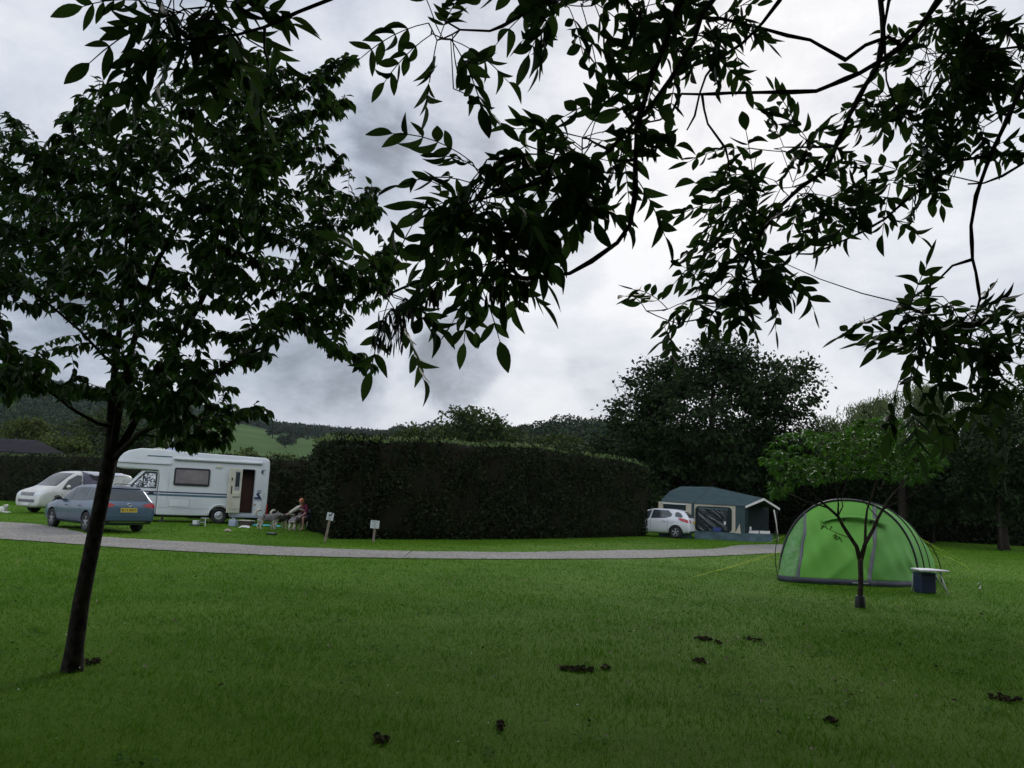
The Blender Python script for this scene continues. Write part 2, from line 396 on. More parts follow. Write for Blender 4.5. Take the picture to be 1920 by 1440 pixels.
class Skel:
    """grows twigs from the nearest point of a branching skeleton"""
    def __init__(s): s.P = []; s.Rr = []; s.mb = MB()
    def limb(s, pts, rad, n=7):
        s.mb.tube(pts, rad, n)
        for i in range(len(pts) - 1):
            a, b = Vector(pts[i]), Vector(pts[i + 1]); k = max(1, int((b - a).length / .12))
            for j in range(k):
                t = j / k; s.P.append(a.lerp(b, t)); s.Rr.append(rad[i] * (1 - t) + rad[i + 1] * t)
        s.P.append(Vector(pts[-1])); s.Rr.append(rad[-1])
    def twig(s, target, rmax=.02, rtip=.003, arch=.12, n=5, seg=6, down=.6, arr=[None]):
        A = np.array([tuple(p) for p in s.P]); T = np.array(target)
        d = T - A; dist = np.linalg.norm(d, axis=1)
        cost = dist * (1 + down * np.clip(-d[:, 2] / np.maximum(dist, 1e-6), 0, 1)) + np.random.default_rng(len(s.P)).random(len(A)) * .08
        i = int(np.argmin(cost)); a = s.P[i]; t = Vector(target); ln = (t - a).length
        r0 = min(s.Rr[i] * .75, rmax, .004 + ln * .012 + rtip)
        mid = a.lerp(t, .5) + Vector((random.uniform(-1, 1) * .07 * ln, random.uniform(-1, 1) * .07 * ln, arch * ln))
        pts = [(a * (1 - u) ** 2 + mid * 2 * u * (1 - u) + t * u * u) for u in np.linspace(0, 1, seg)]
        rad = [r0 + (rtip - r0) * u for u in np.linspace(0, 1, seg)]
        s.mb.tube(pts, rad, n, cap=False)
        for p, r in list(zip(pts, rad))[1:]: s.P.append(p); s.Rr.append(r)
        return pts

def inpoly(px, py, poly):
    c = False; n = len(poly)
    for i in range(n):
        x1, y1 = poly[i]; x2, y2 = poly[i - 1]
        if (y1 > py) != (y2 > py) and px < (x2 - x1) * (py - y1) / (y2 - y1) + x1: c = not c
    return c

# ------------------------------------------------------------------ generic distant tree
def tree(name, label, base, H, blobs, leaf=.22, n=9000, lm=m_dark, tr=.25, trunk_h=None, group=None, cl=.55, hollow=.35, bark=m_bark, gap=.0, cat='tree', nclump=None, trunks=1):
    """blobs: (dx,dy,z,rx,ry,rz) crown masses relative to the base"""
    root = empty(name, base, 0, label, cat, group)
    B = Vector(base)
    sk = Skel(); th = trunk_h or H * .45
    for k in range(trunks):
        o = Vector((0, 0, 0)) if trunks == 1 else Vector((random.uniform(-.5, .5), random.uniform(-.4, .4), 0)) * 1.2
        lean = Vector((random.uniform(-.04, .04), random.uniform(-.04, .04), 0)) * th
        sk.limb([o + Vector((0, 0, -.1)), o + Vector((0, 0, .4)) + lean * .1, o + lean * .5 + Vector((0, 0, th * .5)), o + lean + Vector((0, 0, th)), o + lean * 1.2 + Vector((0, 0, H * .8))], [tr * 1.25, tr, tr * .85, tr * .6, tr * .15], 8)
    vol = np.array([b[3] * b[4] * b[5] for b in blobs]); vol = vol ** .8 / (vol ** .8).sum()
    nc = nclump or max(12, int(n / 45))
    pos = []; outd = []
    for bi, b in enumerate(blobs):
        k = max(3, int(nc * vol[bi])); u = rand_unit(k); rad = hollow + (1 - hollow) * rng.random(k) ** .45
        rad = rad * (1 + rng.normal(0, .07, k))
        c = np.array(b[:3]) + u * rad[:, None] * np.array(b[3:6])
        pos.append(c); outd.append(u)
        sk.twig(tuple(b[:3]), tr * .45, tr * .12, .05, 6, 6)
        for q in c[: max(3, k // 5)]: sk.twig(tuple(q * .92 + np.array(b[:3]) * .08), tr * .25, .012, .08, 4, 5)
    C = np.concatenate(pos); O = np.concatenate(outd)
    keep = C[:, 2] > .35; C = C[keep]; O = O[keep]
    idx = rng.integers(0, len(C), n); csz = cl * (.6 + .8 * rng.random(len(C)))
    off = rng.normal(size=(n, 3)) * .5; off[:, 2] *= .62
    P = C[idx] + off * csz[idx][:, None]
    D = unit(O[idx] * .6 + rand_unit(n) * .9 + np.array([0, 0, -.25])); Nn = unit(rand_unit(n) + np.array([0, 0, .9]))
    P[:, 2] = np.maximum(P[:, 2], .1)
    V_, F_ = leaf_cloud(DIAMOND, P, D, Nn, leaf * (.6 + .8 * rng.random(n)))
    np_mesh('crown', V_, F_, lm, root)
    sk.mb.build('trunk', bark, root, smooth=True, fixn=False)
    return root
def bxy(px, Y):
    p = at(px, hz(px), Y); return Vector((p.x, Y, 0))
def up(px, py, Y):      # height above the ground of a pixel at a depth
    return at(px, py, Y).z
def tree_px(name, label, px, Y, top, half_l, half_r, lm, n, leaf, seed=1, bottom=.5, lobes=9, **kw):
    """a tree standing at bearing px and depth Y whose crown reaches up to pixel row top"""
    b = bxy(px, Y); H = up(px, top, Y); s = Y / F
    wl, wr = half_l * s, half_r * s; rr = random.Random(seed); blobs = []
    zb = bottom
    cz = (H + zb) / 2
    blobs.append(((wr - wl) * .5, 0, cz, (wl + wr) * .36, (wl + wr) * .34, (H - zb) * .42))
    for i in range(lobes):
        a = 2 * math.pi * i / lobes + rr.uniform(-.3, .3); u = math.cos(a); vv = math.sin(a)
        x = ((wr - wl) * .5) + u * (wl + wr) * .5 * .66; z = cz + vv * (H - zb) * .5 * .64
        q = rr.uniform(.75, 1.2)
        blobs.append((x, rr.uniform(-.25, .25) * (wl + wr), z, (wl + wr) * .17 * q, (wl + wr) * .17 * q, (H - zb) * .18 * q))
    blobs.append(((wr - wl) * .3, 0, H - (H - zb) * .17, (wl + wr) * .2, (wl + wr) * .2, (H - zb) * .15))
    return tree(name, label, b, H, blobs, leaf, n, lm, **kw)

TB = 'trees beyond the campsite hedges'
tree_px('broadleaf_tree', 'tall dark ash-like tree rising over the awning tent, largest crown of the far trees', 1335, 52, 640, 190, 185, m_dark, 42000, .25, 3, bottom=2.0, lobes=12, tr=.4, nclump=700, hollow=.1, group=TB, cl=.75)
tree_px('broadleaf_tree', 'low dark tree filling the gap under the tall crown behind the awning tent', 1290, 56, 835, 170, 190, m_dark, 14000, .26, 31, bottom=.3, tr=.3, group=TB, cl=.9, hollow=.2)
tree_px('broadleaf_tree', 'rounded olive green tree peeping over the middle of the big hedge', 885, 85, 765, 105, 115, m_mid, 14000, .36, 4, bottom=.5, tr=.35, group=TB, cl=.9)
tree_px('broadleaf_tree', 'brownish green bushy tree over the left shoulder of the big hedge', 790, 80, 800, 70, 75, m_mid, 7000, .34, 5, bottom=.5, tr=.3, group=TB, cl=.9)
tree_px('broadleaf_tree', 'dull green tree over the right half of the big hedge', 1050, 82, 808, 90, 80, m_mid, 8000, .34, 6, bottom=.5, tr=.3, group=TB, cl=.9)
tree_px('broadleaf_tree', 'dark tree over the right end of the big hedge, left of the tallest crown', 1150, 66, 800, 90, 90, m_dark, 8500, .3, 7, bottom=.3, tr=.3, group=TB, cl=.8, hollow=.2)
tree_px('broadleaf_tree', 'dark wide tree at the right edge, behind the bare trunks', 1880, 44, 745, 150, 240, m_dark, 15000, .24, 8, bottom=1.4, tr=.28, group=TB, cl=.75, hollow=.2)
tree_px('broadleaf_tree', 'tall lighter tree cut by the right edge of the picture', 1985, 56, 560, 110, 200, m_mid, 12000, .26, 9, bottom=2, tr=.35, group=TB, cl=.7)
tree_px('broadleaf_tree', 'dark tree between the tall crown and the willow', 1500, 54, 806, 90, 150, m_dark, 10000, .25, 10, bottom=.2, tr=.3, group=TB, cl=.8, hollow=.2)
tree_px('broadleaf_tree', 'dark tree below the willow, behind the green tent', 1700, 50, 800, 130, 150, m_dark, 13000, .25, 32, bottom=.2, tr=.3, group=TB, cl=.8, hollow=.2)
# bushes and trees behind the low hedge on the left
tree_px('round_bush', 'yellowish green rounded tree above the dark chalet roof', 35, 95, 782, 60, 62, m_olive, 7000, .34, 11, bottom=.3, tr=.3, group=TB, cl=.9, cat='tree')
tree_px('round_bush', 'green tree seen through the crown of the near cherry tree', 185, 100, 768, 90, 80, m_mid, 7000, .4, 12, bottom=.3, tr=.3, group=TB, cl=1, cat='tree')
tree_px('round_bush', 'olive scrubby trees low above the hedge left of the motorhome', 110, 88, 815, 70, 70, m_olive, 6000, .34, 13, bottom=.3, tr=.2, group=TB, cl=.9, cat='tree')
tree_px('round_bush', 'olive tree directly behind the motorhome roof', 330, 92, 808, 80, 60, m_olive, 7000, .36, 14, bottom=.3, tr=.25, group=TB, cl=1, cat='tree')
tree_px('round_bush', 'brownish low tree behind the rear corner of the motorhome', 455, 90, 845, 70, 65, m_olive, 6000, .34, 15, bottom=.3, tr=.25, group=TB, cl=.9, cat='tree')
tree_px('round_bush', 'pale scrub bush left of the big hedge', 525, 86, 852, 50, 50, m_olive, 4500, .3, 16, bottom=.3, tr=.2, group=TB, cl=.8, cat='tree')
tree_px('round_bush', 'dark tree behind the trunk of the near cherry tree', 245, 84, 790, 60, 60, m_dark, 5000, .34, 17, bottom=.3, tr=.25, group=TB, cl=.9, cat='tree')

# far field oaks
for i, (px, Y, h, wd, lab) in enumerate([(503, 560, 9, 8, 'single dark oak at the upper left of the hill pasture'), (548, 520, 12, 13, 'broad dark oak in the middle of the hill pasture'),
                                    (528, 470, 8, 8, 'small oak just left of the broad one in the hill pasture'), (590, 600, 9, 9, 'dark oak under the woodland edge, right of the hill pasture'),
                                    (430, 640, 9, 9, 'oak on the top edge of the hill pasture, nearest the woodland')]):
    b = bxy(px, Y); b.z = float(hill_z(np.array(px * 1.0), np.array(Y * 1.0))) - .6
    tree('oak_tree', lab, b, h, [(0, 0, h * .6, wd * .5, wd * .5, h * .38), (wd * .3, 0, h * .5, wd * .3, wd * .3, h * .25), (-wd * .3, 0, h * .52, wd * .3, wd * .3, h * .25)], 1.0, 1400, m_wood, .4, cl=1.6, group='oaks in the hill pasture', hollow=.1)

# ------------------------------------------------------------------ far-off wood on the hills (reads as one mass)
def woodland():
    n = 12500
    px = rng.uniform(-700, 2700, n); Y = 240 + 620 * rng.random(n) ** .9
    px[9000:] = rng.uniform(-500, 820, 3500); Y[9000:] = rng.uniform(720, 880, 3500)
    y2 = 165 + rng.random(n) * 120
    second = (rng.random(n) < .4) & (px > 620) & (np.arange(n) < 9000)
    Y = np.where(second, y2, Y)
    z = hill_z(px, Y)
    field = (~second) & (px > 385) & (px < 720) & (Y < 715)
    strip = (~second) & (px > -300) & (px < 170) & (Y > 600) & (Y < 680)
    hidden = (~second) & (px > 760)
    keep = ~field & ~strip & ~hidden & (z > .5)
    px, Y, z = px[keep], Y[keep], z[keep]; n = len(px)
    h = rng.uniform(7, 12, n) * np.where(Y > 420, 1.0, .85)
    C = np.stack([(px - 960) / F * Y, Y, z + h * .45], -1)
    near = Y < 420
    Ps = []; Ss = []
    for msk, k, ls in ((near, 120, 1.0), (~near, 34, 2.2)):
        c = C[msk]; hh = h[msk]; m = len(c)
        u = rand_unit(m * k).reshape(m, k, 3); u[:, :, 2] = np.abs(u[:, :, 2]) * 1.1 - .25
        p = c[:, None, :] + u * (np.stack([hh * .48, hh * .48, hh * .5], -1)[:, None, :]) * (.8 + .25 * rng.random((m, k, 1)))
        Ps.append(p.reshape(-1, 3)); Ss.append(np.full(m * k, ls) * (.6 + .7 * rng.random(m * k)))
    P = np.concatenate(Ps); S = np.concatenate(Ss); m = len(P)
    V_, F_ = leaf_cloud(DIAMOND, P, rand_unit(m), unit(rand_unit(m) + np.array([0, -.3, .8])), S)
    print('wood', m)
    tag(np_mesh('woodland', V_, F_, m_wood), 'dark mixed woodland covering the hills on the skyline', 'woodland', kind='stuff')
woodland()

# ------------------------------------------------------------------ hedges
def hedge(name, label, line, tops, thick, n, side=1, spray=.10, topfuzz=0, extra=None):
    """line: ground points; tops: heights; thickness to the far side; a dense core with sprays over every face"""
    P = [Vector(p) for p in line]; k = len(P)
    d = [0]
    for a, b in zip(P, P[1:]): d.append(d[-1] + (b - a).length)
    Ln = d[-1]; M_ = max(8, int(Ln / .35))
    t = np.linspace(0, Ln, M_)
    X = np.interp(t, d, [p.x for p in P]); Yv = np.interp(t, d, [p.y for p in P]); T = np.interp(t, d, tops)
    tx = np.gradient(X); ty = np.gradient(Yv); l = np.hypot(tx, ty); nxv, nyv = -ty / l * side, tx / l * side    # towards the back
    rows = 12; V_ = []
    T = T + np.interp(t, np.linspace(0, Ln, M_ // 3), rng.normal(0, .035, M_ // 3))
    prof = [(-.02, 0)] + [(.10 - .10 * math.sin(math.pi * min(1, j / 8) * .8), j / 9) for j in range(10)]
    ring = [(0.10, 0), (.02, .12), (0, .4), (.02, .75), (.06, .93), (.25, 1.0), (thick * .5, 1.01), (thick - .25, 1.0), (thick - .06, .93), (thick, .5), (thick - .1, 0)]
    nr = len(ring)
    wob = rng.normal(0, .05, (M_, nr))
    for i in range(M_):
        for j, (o, h) in enumerate(ring):
            oo = o + wob[i, j] * (1 if h > 0 else .3); zz_ = h * T[i] + (wob[i, (j + 3) % nr] * .5 if h > .9 else 0)
            V_.append((X[i] + nxv[i] * oo, Yv[i] + nyv[i] * oo, zz_))
    F_ = [(i * nr + j, (i + 1) * nr + j, (i + 1) * nr + (j + 1) % nr, i * nr + (j + 1) % nr) for i in range(M_ - 1) for j in range(nr)]
    mb = MB(); mb.add(V_, F_); mb.add(V_[:nr], [tuple(range(nr))]); mb.add(V_[-nr:], [tuple(range(nr))])
    root = empty(name, (P[0].x, P[0].y, 0), 0, label, 'hedge'); rel = (P[0].x, P[0].y, 0)
    mb.build('hedge_core', m_hcore, root, smooth=True, rel=rel)
    # sprays over the faces
    W = np.array(V_).reshape(M_, nr, 3)
    lens = np.array([math.dist(V_[j], V_[j + 1]) for j in range(nr - 1)]); pr = lens / lens.sum()
    pr[:6] *= 1.6; pr /= pr.sum()
    i = rng.integers(0, M_ - 1, n); j = rng.choice(nr - 1, n, p=pr); u = rng.random(n)[:, None]; v = rng.random(n)[:, None]
    Q = (W[i, j] * (1 - u) + W[i + 1, j] * u) * (1 - v) + (W[i, j + 1] * (1 - u) + W[i + 1, j + 1] * u) * v
    nrm = unit(np.cross(W[i + 1, j] - W[i, j], W[i, j + 1] - W[i, j])); cen = np.stack([X[i] + nxv[i] * thick * .5, Yv[i] + nyv[i] * thick * .5, T[i] * .5], -1)
    sg = np.sign(((Q - cen) * nrm).sum(-1, keepdims=True)); nrm = nrm * sg
    # end caps
    ne = max(200, n // 18); ei = rng.integers(0, 2, ne) * (M_ - 1); o = rng.random(ne) * thick; hh = rng.random(ne)
    Qe = np.stack([X[ei] + nxv[ei] * o, Yv[ei] + nyv[ei] * o, hh * T[ei]], -1); dn = np.stack([tx / l, ty / l, np.zeros(M_)], -1)[ei] * np.where(ei > 0, 1, -1)[:, None]
    Q = np.concatenate([Q, Qe]); nrm = np.concatenate([nrm, dn]); m = len(Q)
    lump = .10 * np.sin(Q[:, 0] * 1.3 + Q[:, 2] * 1.1) * np.sin(Q[:, 2] * 1.7 + Q[:, 0] * .7) + .06 * np.sin(Q[:, 0] * 3.1 - Q[:, 2] * 2.3)
    Q = Q + nrm * (lump + np.abs(rng.normal(0, .06, m)) - .03)[:, None]
    D = unit(nrm * .7 + rand_unit(m) * .8 + np.array([0, 0, .35])); Nn = unit(nrm * .8 + rand_unit(m))
    Q[:, 2] = np.maximum(Q[:, 2], .03)
    V2, F2 = leaf_cloud(DIAMOND, Q, D, Nn, spray * (.6 + .9 * rng.random(m)))
    np_mesh('foliage', V2, F2, m_hedge, root, rel=rel)
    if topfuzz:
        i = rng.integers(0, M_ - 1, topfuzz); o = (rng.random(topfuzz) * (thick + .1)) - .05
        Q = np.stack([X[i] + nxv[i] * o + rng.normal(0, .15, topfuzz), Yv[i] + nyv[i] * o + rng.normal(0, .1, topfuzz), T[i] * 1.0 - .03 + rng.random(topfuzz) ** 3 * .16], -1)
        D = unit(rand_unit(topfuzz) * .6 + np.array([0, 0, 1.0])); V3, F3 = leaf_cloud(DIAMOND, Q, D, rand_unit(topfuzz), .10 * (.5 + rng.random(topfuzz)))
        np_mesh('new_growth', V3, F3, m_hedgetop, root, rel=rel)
    return root
hB = bxy(625, 27.2)
hl = [at(584, 900, 34.0), hB, bxy(760, 28.8), bxy(960, 32.2), bxy(1100, 36.3), bxy(1213, 41.2)]
hl = [Vector((p.x, p.y, 0)) for p in hl]
tops = [up(584, 829, 34.0), up(625, 824, 27.2), up(760, 828, 28.8), up(960, 836, 32.2), up(1100, 852, 36.3), up(1213, 873, 41.2)]
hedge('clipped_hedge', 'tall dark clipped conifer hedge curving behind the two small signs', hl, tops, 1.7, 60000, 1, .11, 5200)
hl2 = [bxy(-330, 58), bxy(-60, 56), bxy(190, 50), bxy(400, 43), bxy(500, 39.5), bxy(590, 37)]
t2 = [up(0, 856, 57) for _ in range(2)] + [up(190, 857, 50), up(400, 858, 43), up(500, 860, 39.5), up(590, 862, 37)]
hedge('clipped_hedge', 'lower dark hedge running behind the van and the motorhome', hl2, t2, 1.4, 30000, 1, .14, 2500)
# undergrowth at the foot of the far trees on the right
hl3 = [bxy(1190, 58), bxy(1500, 57), bxy(1700, 55), bxy(1900, 52), bxy(2150, 50)]
hedge('dense_shrubbery', 'unclipped dark undergrowth under the far trees behind the green tent', hl3, [3.6, 4.0, 3.8, 3.4, 3.4], 2.2, 26000, 1, .24)
# ------------------------------------------------------------------ willow
def willow():
    Y = 47; b = bxy(1690, Y); root = empty('willow_tree', b, 0, 'weeping willow with pale hanging twigs behind the green tent', 'tree')
    sk = Skel(); H = up(1700, 722, Y)
    sk.limb([(0, 0, -.1), (.05, 0, 1), (.1, .05, 3.2), (0, 0, 5)], [.3, .24, .2, .15], 8)
    tops = [(1562, 762), (1598, 775), (1640, 745), (1675, 735), (1700, 730), (1735, 722), (1765, 735), (1795, 760), (1830, 790), (1620, 800), (1660, 790), (1720, 780), (1760, 790), (1580, 800), (1800, 810)]
    Vs = []; D = []; S = []
    for k, (px, py) in enumerate(tops * 2):
        dy = random.uniform(-2.2, 2.2); p = at(px + random.uniform(-8, 8), py + random.uniform(0, 14), Y) - b; p.y += dy
        pts = sk.twig(tuple(p), .09, .02, .30, 5, 7)
        for s in range(70):
            t = random.random(); c = pts[int(len(pts) * .4 + t * len(pts) * .59)].copy()
            c += Vector((random.gauss(0, .35), random.gauss(0, .4), random.gauss(0, .1))); ln = random.uniform(.9, 2.6)
            sw = random.uniform(-.22, .22)
            for i in range(int(ln / .10)):
                f = i * .10; Vs.append((c.x + sw * f + random.gauss(0, .03), c.y + random.gauss(0, .03), max(.4, c.z - f))); D.append((random.gauss(0, .45) + sw, random.gauss(0, .45), -1)); S.append(random.uniform(.14, .24))
    Vs = np.array(Vs); n = len(Vs); V_, F_ = leaf_cloud((DIAMOND[0] * np.array([1, .45, 1]), DIAMOND[1]), Vs, np.array(D), unit(rand_unit(n)), np.array(S))
    np_mesh('crown', V_, F_, m_willow, root); sk.mb.build('trunk', m_bark, root, smooth=True, fixn=False)
willow()

# slim trunks on the right lawn
for (px, py, top, tr_, wl, wr, lab) in [(1748, 1018, 790, .16, 70, 70, 'slim tree standing on the dark lawn right of the green tent, dark straight trunk'), (1877, 1033, 800, .10, 80, 70, 'slim young tree with dark guard, nearest the right edge of the lawn')]:
    g = ground(px, py); Y = g.y; s = Y / F; H = up(px, top, Y)
    tree('slender_tree', lab, (g.x, g.y, 0), H, [(0, 0, H * .78, (wl + wr) * s * .4, (wl + wr) * s * .4, H * .22), (-wl * s * .5, 0, H * .66, wl * s * .5, wl * s * .5, H * .16), (wr * s * .5, 0, H * .68, wr * s * .5, wr * s * .5, H * .16)],
         .13, 6500, m_dark, tr_, cl=.5, bark=m_bark, trunk_h=H * .6)

# ------------------------------------------------------------------ near cherry tree on the left
def cherry():
    Y = 6.45; g = ground(135, 1258); Y = g.y
    root = empty('cherry_tree', (g.x, g.y, 0), 0, 'leafy young cherry tree with leaning dark trunk, nearest on the left', 'tree')
    rel = Vector((g.x, g.y, 0))
    sk = Skel()
    def L_(pp, rad, dy=None, n=9):
        pts = []
        for i, p in enumerate(pp):
            d = 0 if dy is None else dy[i]
            pts.append(at(p[0], p[1], Y + d) - rel)
        sk.limb(pts, rad, n)
    k = Y / F
    L_([(133, 1290), (135, 1256), (140, 1215), (152, 1130), (168, 1050), (182, 980), (196, 910), (207, 860)], [27 * k, 19.5 * k, 15.5 * k, 14.2 * k, 13.5 * k, 13 * k, 13 * k, 13.5 * k], n=12)
    L_([(203, 880), (208, 820), (210, 760), (216, 690), (226, 600), (232, 520), (238, 440), (262, 330), (270, 250)], [10.1 * k, 9.4 * k, 7.9 * k, 6.5 * k, 5.0 * k, 3.6 * k, 2.9 * k, 2.2 * k, 1.4 * k], [0, 0, .05, .15, .25, .3, .35, .4, .4])
    L_([(210, 850), (225, 760), (240, 680), (262, 600), (290, 500), (330, 430), (355, 380)], [7.9 * k, 6.5 * k, 5.8 * k, 5.0 * k, 3.6 * k, 2.9 * k, 2.2 * k], [0, -.1, -.2, -.3, -.4, -.5, -.55])
    L_([(212, 862), (240, 815), (270, 760), (300, 700), (335, 640), (375, 570), (415, 490), (440, 430), (470, 360), (490, 260)], [8.6 * k, 7.2 * k, 6.5 * k, 6.1 * k, 5.8 * k, 5.0 * k, 3.6 * k, 2.9 * k, 2.2 * k, 1.4 * k], [0, .1, .15, .2, .25, .3, .35, .4, .4, .4])
    L_([(375, 570), (400, 470), (425, 380), (440, 300), (430, 220), (425, 160)], [4.3 * k, 3.6 * k, 2.9 * k, 2.2 * k, 1.7 * k, 1.2 * k], [.3, .1, 0, -.2, -.3, -.3])
    L_([(215, 858), (260, 815), (320, 780), (360, 745), (400, 700), (450, 670), (520, 640)], [5.8 * k, 5.0 * k, 4.3 * k, 3.6 * k, 3.2 * k, 2.5 * k, 1.7 * k], [0, -.3, -.6, -.8, -1, -1.1, -1.2])
    L_([(225, 800), (185, 795), (140, 770), (95, 735), (60, 705), (20, 680), (-60, 650)], [4.3 * k, 3.3 * k, 3.0 * k, 2.9 * k, 2.4 * k, 2.2 * k, 1.4 * k], [0, -.1, -.2, -.3, -.4, -.5, -.6])
    L_([(415, 490), (480, 470), (540, 450), (600, 420)], [2.9 * k, 2.2 * k, 1.7 * k, 1.2 * k], [.35, .5, .6, .7])
    L_([(450, 640), (520, 580), (600, 540), (690, 520)], [2.9 * k, 2.2 * k, 1.7 * k, 1.2 * k], [-.6, -.5, -.5, -.5])
    L_([(226, 600), (180, 520), (130, 440), (90, 380)], [3.2 * k, 2.5 * k, 2.0 * k, 1.3 * k], [.25, .5, .7, .9])
    L_([(216, 690), (150, 620), (80, 560), (0, 520), (-120, 470)], [3.2 * k, 2.5 * k, 2.0 * k, 1.4 * k, 1.1 * k], [.15, -.2, -.5, -.7, -.9])
    poly = [(-300, 260), (-120, 200), (-20, 225), (60, 232), (100, 262), (128, 200), (165, 150), (212, 215), (300, 150), (400, 90), (500, 95), (560, 150), (640, 92), (672, 110), (655, 140), (600, 152), (655, 190), (640, 218), (600, 230), (625, 290), (652, 318), (600, 335),
            (700, 352), (718, 400), (652, 420), (640, 480), (740, 452), (760, 470), (780, 510), (720, 560), (640, 600), (700, 682), (680, 695), (600, 645), (540, 612), (480, 680), (400, 705), (445, 740), (500, 778), (450, 790), (428, 845), (380, 850), (330, 835), (300, 790), (250, 770), (200, 745),
            (100, 740), (20, 750), (-60, 740), (-300, 700)]
    holes = [((60, 620), 60, 34), ((160, 660), 50, 26), ((390, 650), 46, 24), ((85, 640), 45, 26), ((140, 600), 55, 30), ((150, 665), 50, 18), ((20, 600), 40, 20), ((440, 600), 50, 22), ((540, 470), 40, 18), ((90, 560), 40, 14), ((370, 650), 40, 22), ((330, 470), 22, 30), ((260, 640), 24, 22), ((480, 560), 40, 16), ((545, 330), 18, 22), ((170, 700), 60, 16)]
    tg = []
    while len(tg) < 2100:
        x = random.uniform(-300, 790); y = random.uniform(60, 860)
        if not inpoly(x, y, poly): continue
        if any(((x - c[0]) / a) ** 2 + ((y - c[1]) / b_) ** 2 < 1 and random.random() < .9 for c, a, b_ in holes): continue
        # depth extent shrinks towards the rim of the crown
        e = math.hypot((x - 250) / 560, (y - 440) / 400); dd = 1.9 * math.sqrt(max(0, 1 - min(1, e) ** 2)) + .25
        p = at(x, y, Y + random.uniform(-dd, dd * .9))
        if (p - Vector((0, 0, EYE))).length < 3.9: continue
        tg.append((x, y, p - rel))
    for (x, y) in [(650, 108), (632, 120), (655, 112), (640, 182), (655, 195), (620, 190), (640, 290), (648, 310), (700, 350), (712, 395), (690, 405), (672, 415), (190, 148), (178, 165), (150, 200), (135, 205), (205, 170), (15, 218), (40, 232), (740, 455), (755, 475), (695, 680), (670, 670), (640, 655), (500, 770), (470, 765), (440, 720), (250, 95), (560, 175), (600, 160), (12, 610), (110, 655), (130, 650), (45, 680), (640, 610), (610, 640), (30, 700), (70, 720), (110, 725), (150, 735), (190, 740), (60, 690), (10, 730), (240, 730), (300, 720), (330, 690), (340, 790), (380, 800), (420, 790), (360, 830), (400, 825), (320, 770), (280, 750), (460, 680), (500, 660), (150, 600), (190, 640), (250, 660)]:
        for q in range(2): tg.append((x, y, at(x + random.uniform(-8, 8), y + random.uniform(-8, 8), Y + random.uniform(-.4, .4)) - rel))
    hubs = np.array([tuple(p) for p in sk.P]); 
    def dmin(t): return float(np.min(np.linalg.norm(hubs - np.array(tuple(t[2])), axis=1)))
    tg.sort(key=dmin)
    pos = []; dirs = []; nor = []; sc = []
    for x, y, p in tg:
        pts = sk.twig(tuple(p), .02, .0028, .10, 4, 6)
        L0 = [(pts[i], (pts[min(i + 1, 5)] - pts[max(0, i - 1)]).normalized()) for i in range(6)]
        ln = (pts[-1] - pts[0]).length; tail = min(ln, .42); nl = 10
        for q in range(nl):
            t = 1 - (q / (nl - 1)) * tail / max(ln, .05); t = max(0, min(1, t)) * 5; i = min(4, int(t)); c = pts[i].lerp(pts[i + 1], t - i); d = L0[min(5, i + 1)][1]
            sd_ = d.cross(Vector((0, 0, 1)));
            if sd_.length < .2: sd_ = Vector((1, 0, 0))
            sd_.normalize(); sd_ *= (1 if q % 2 else -1)
            dv = d * (.45 if q else 1) + sd_ * (.75 if q else .1) + Vector((random.gauss(0, .2), random.gauss(0, .2), -.75 + random.gauss(0, .28)))
            pos.append(tuple(c)); dirs.append(tuple(dv)); nor.append((random.gauss(0, .5), random.gauss(0, .5), 1)); sc.append(random.uniform(.078, .12))
    V_, F_ = leaf_cloud(LEAF, np.array(pos), np.array(dirs), np.array(nor), np.array(sc))
    np_mesh('crown', V_, F_, m_cherry, root)
    sk.mb.build('trunk', m_bark, root, smooth=True, fixn=False)
cherry()

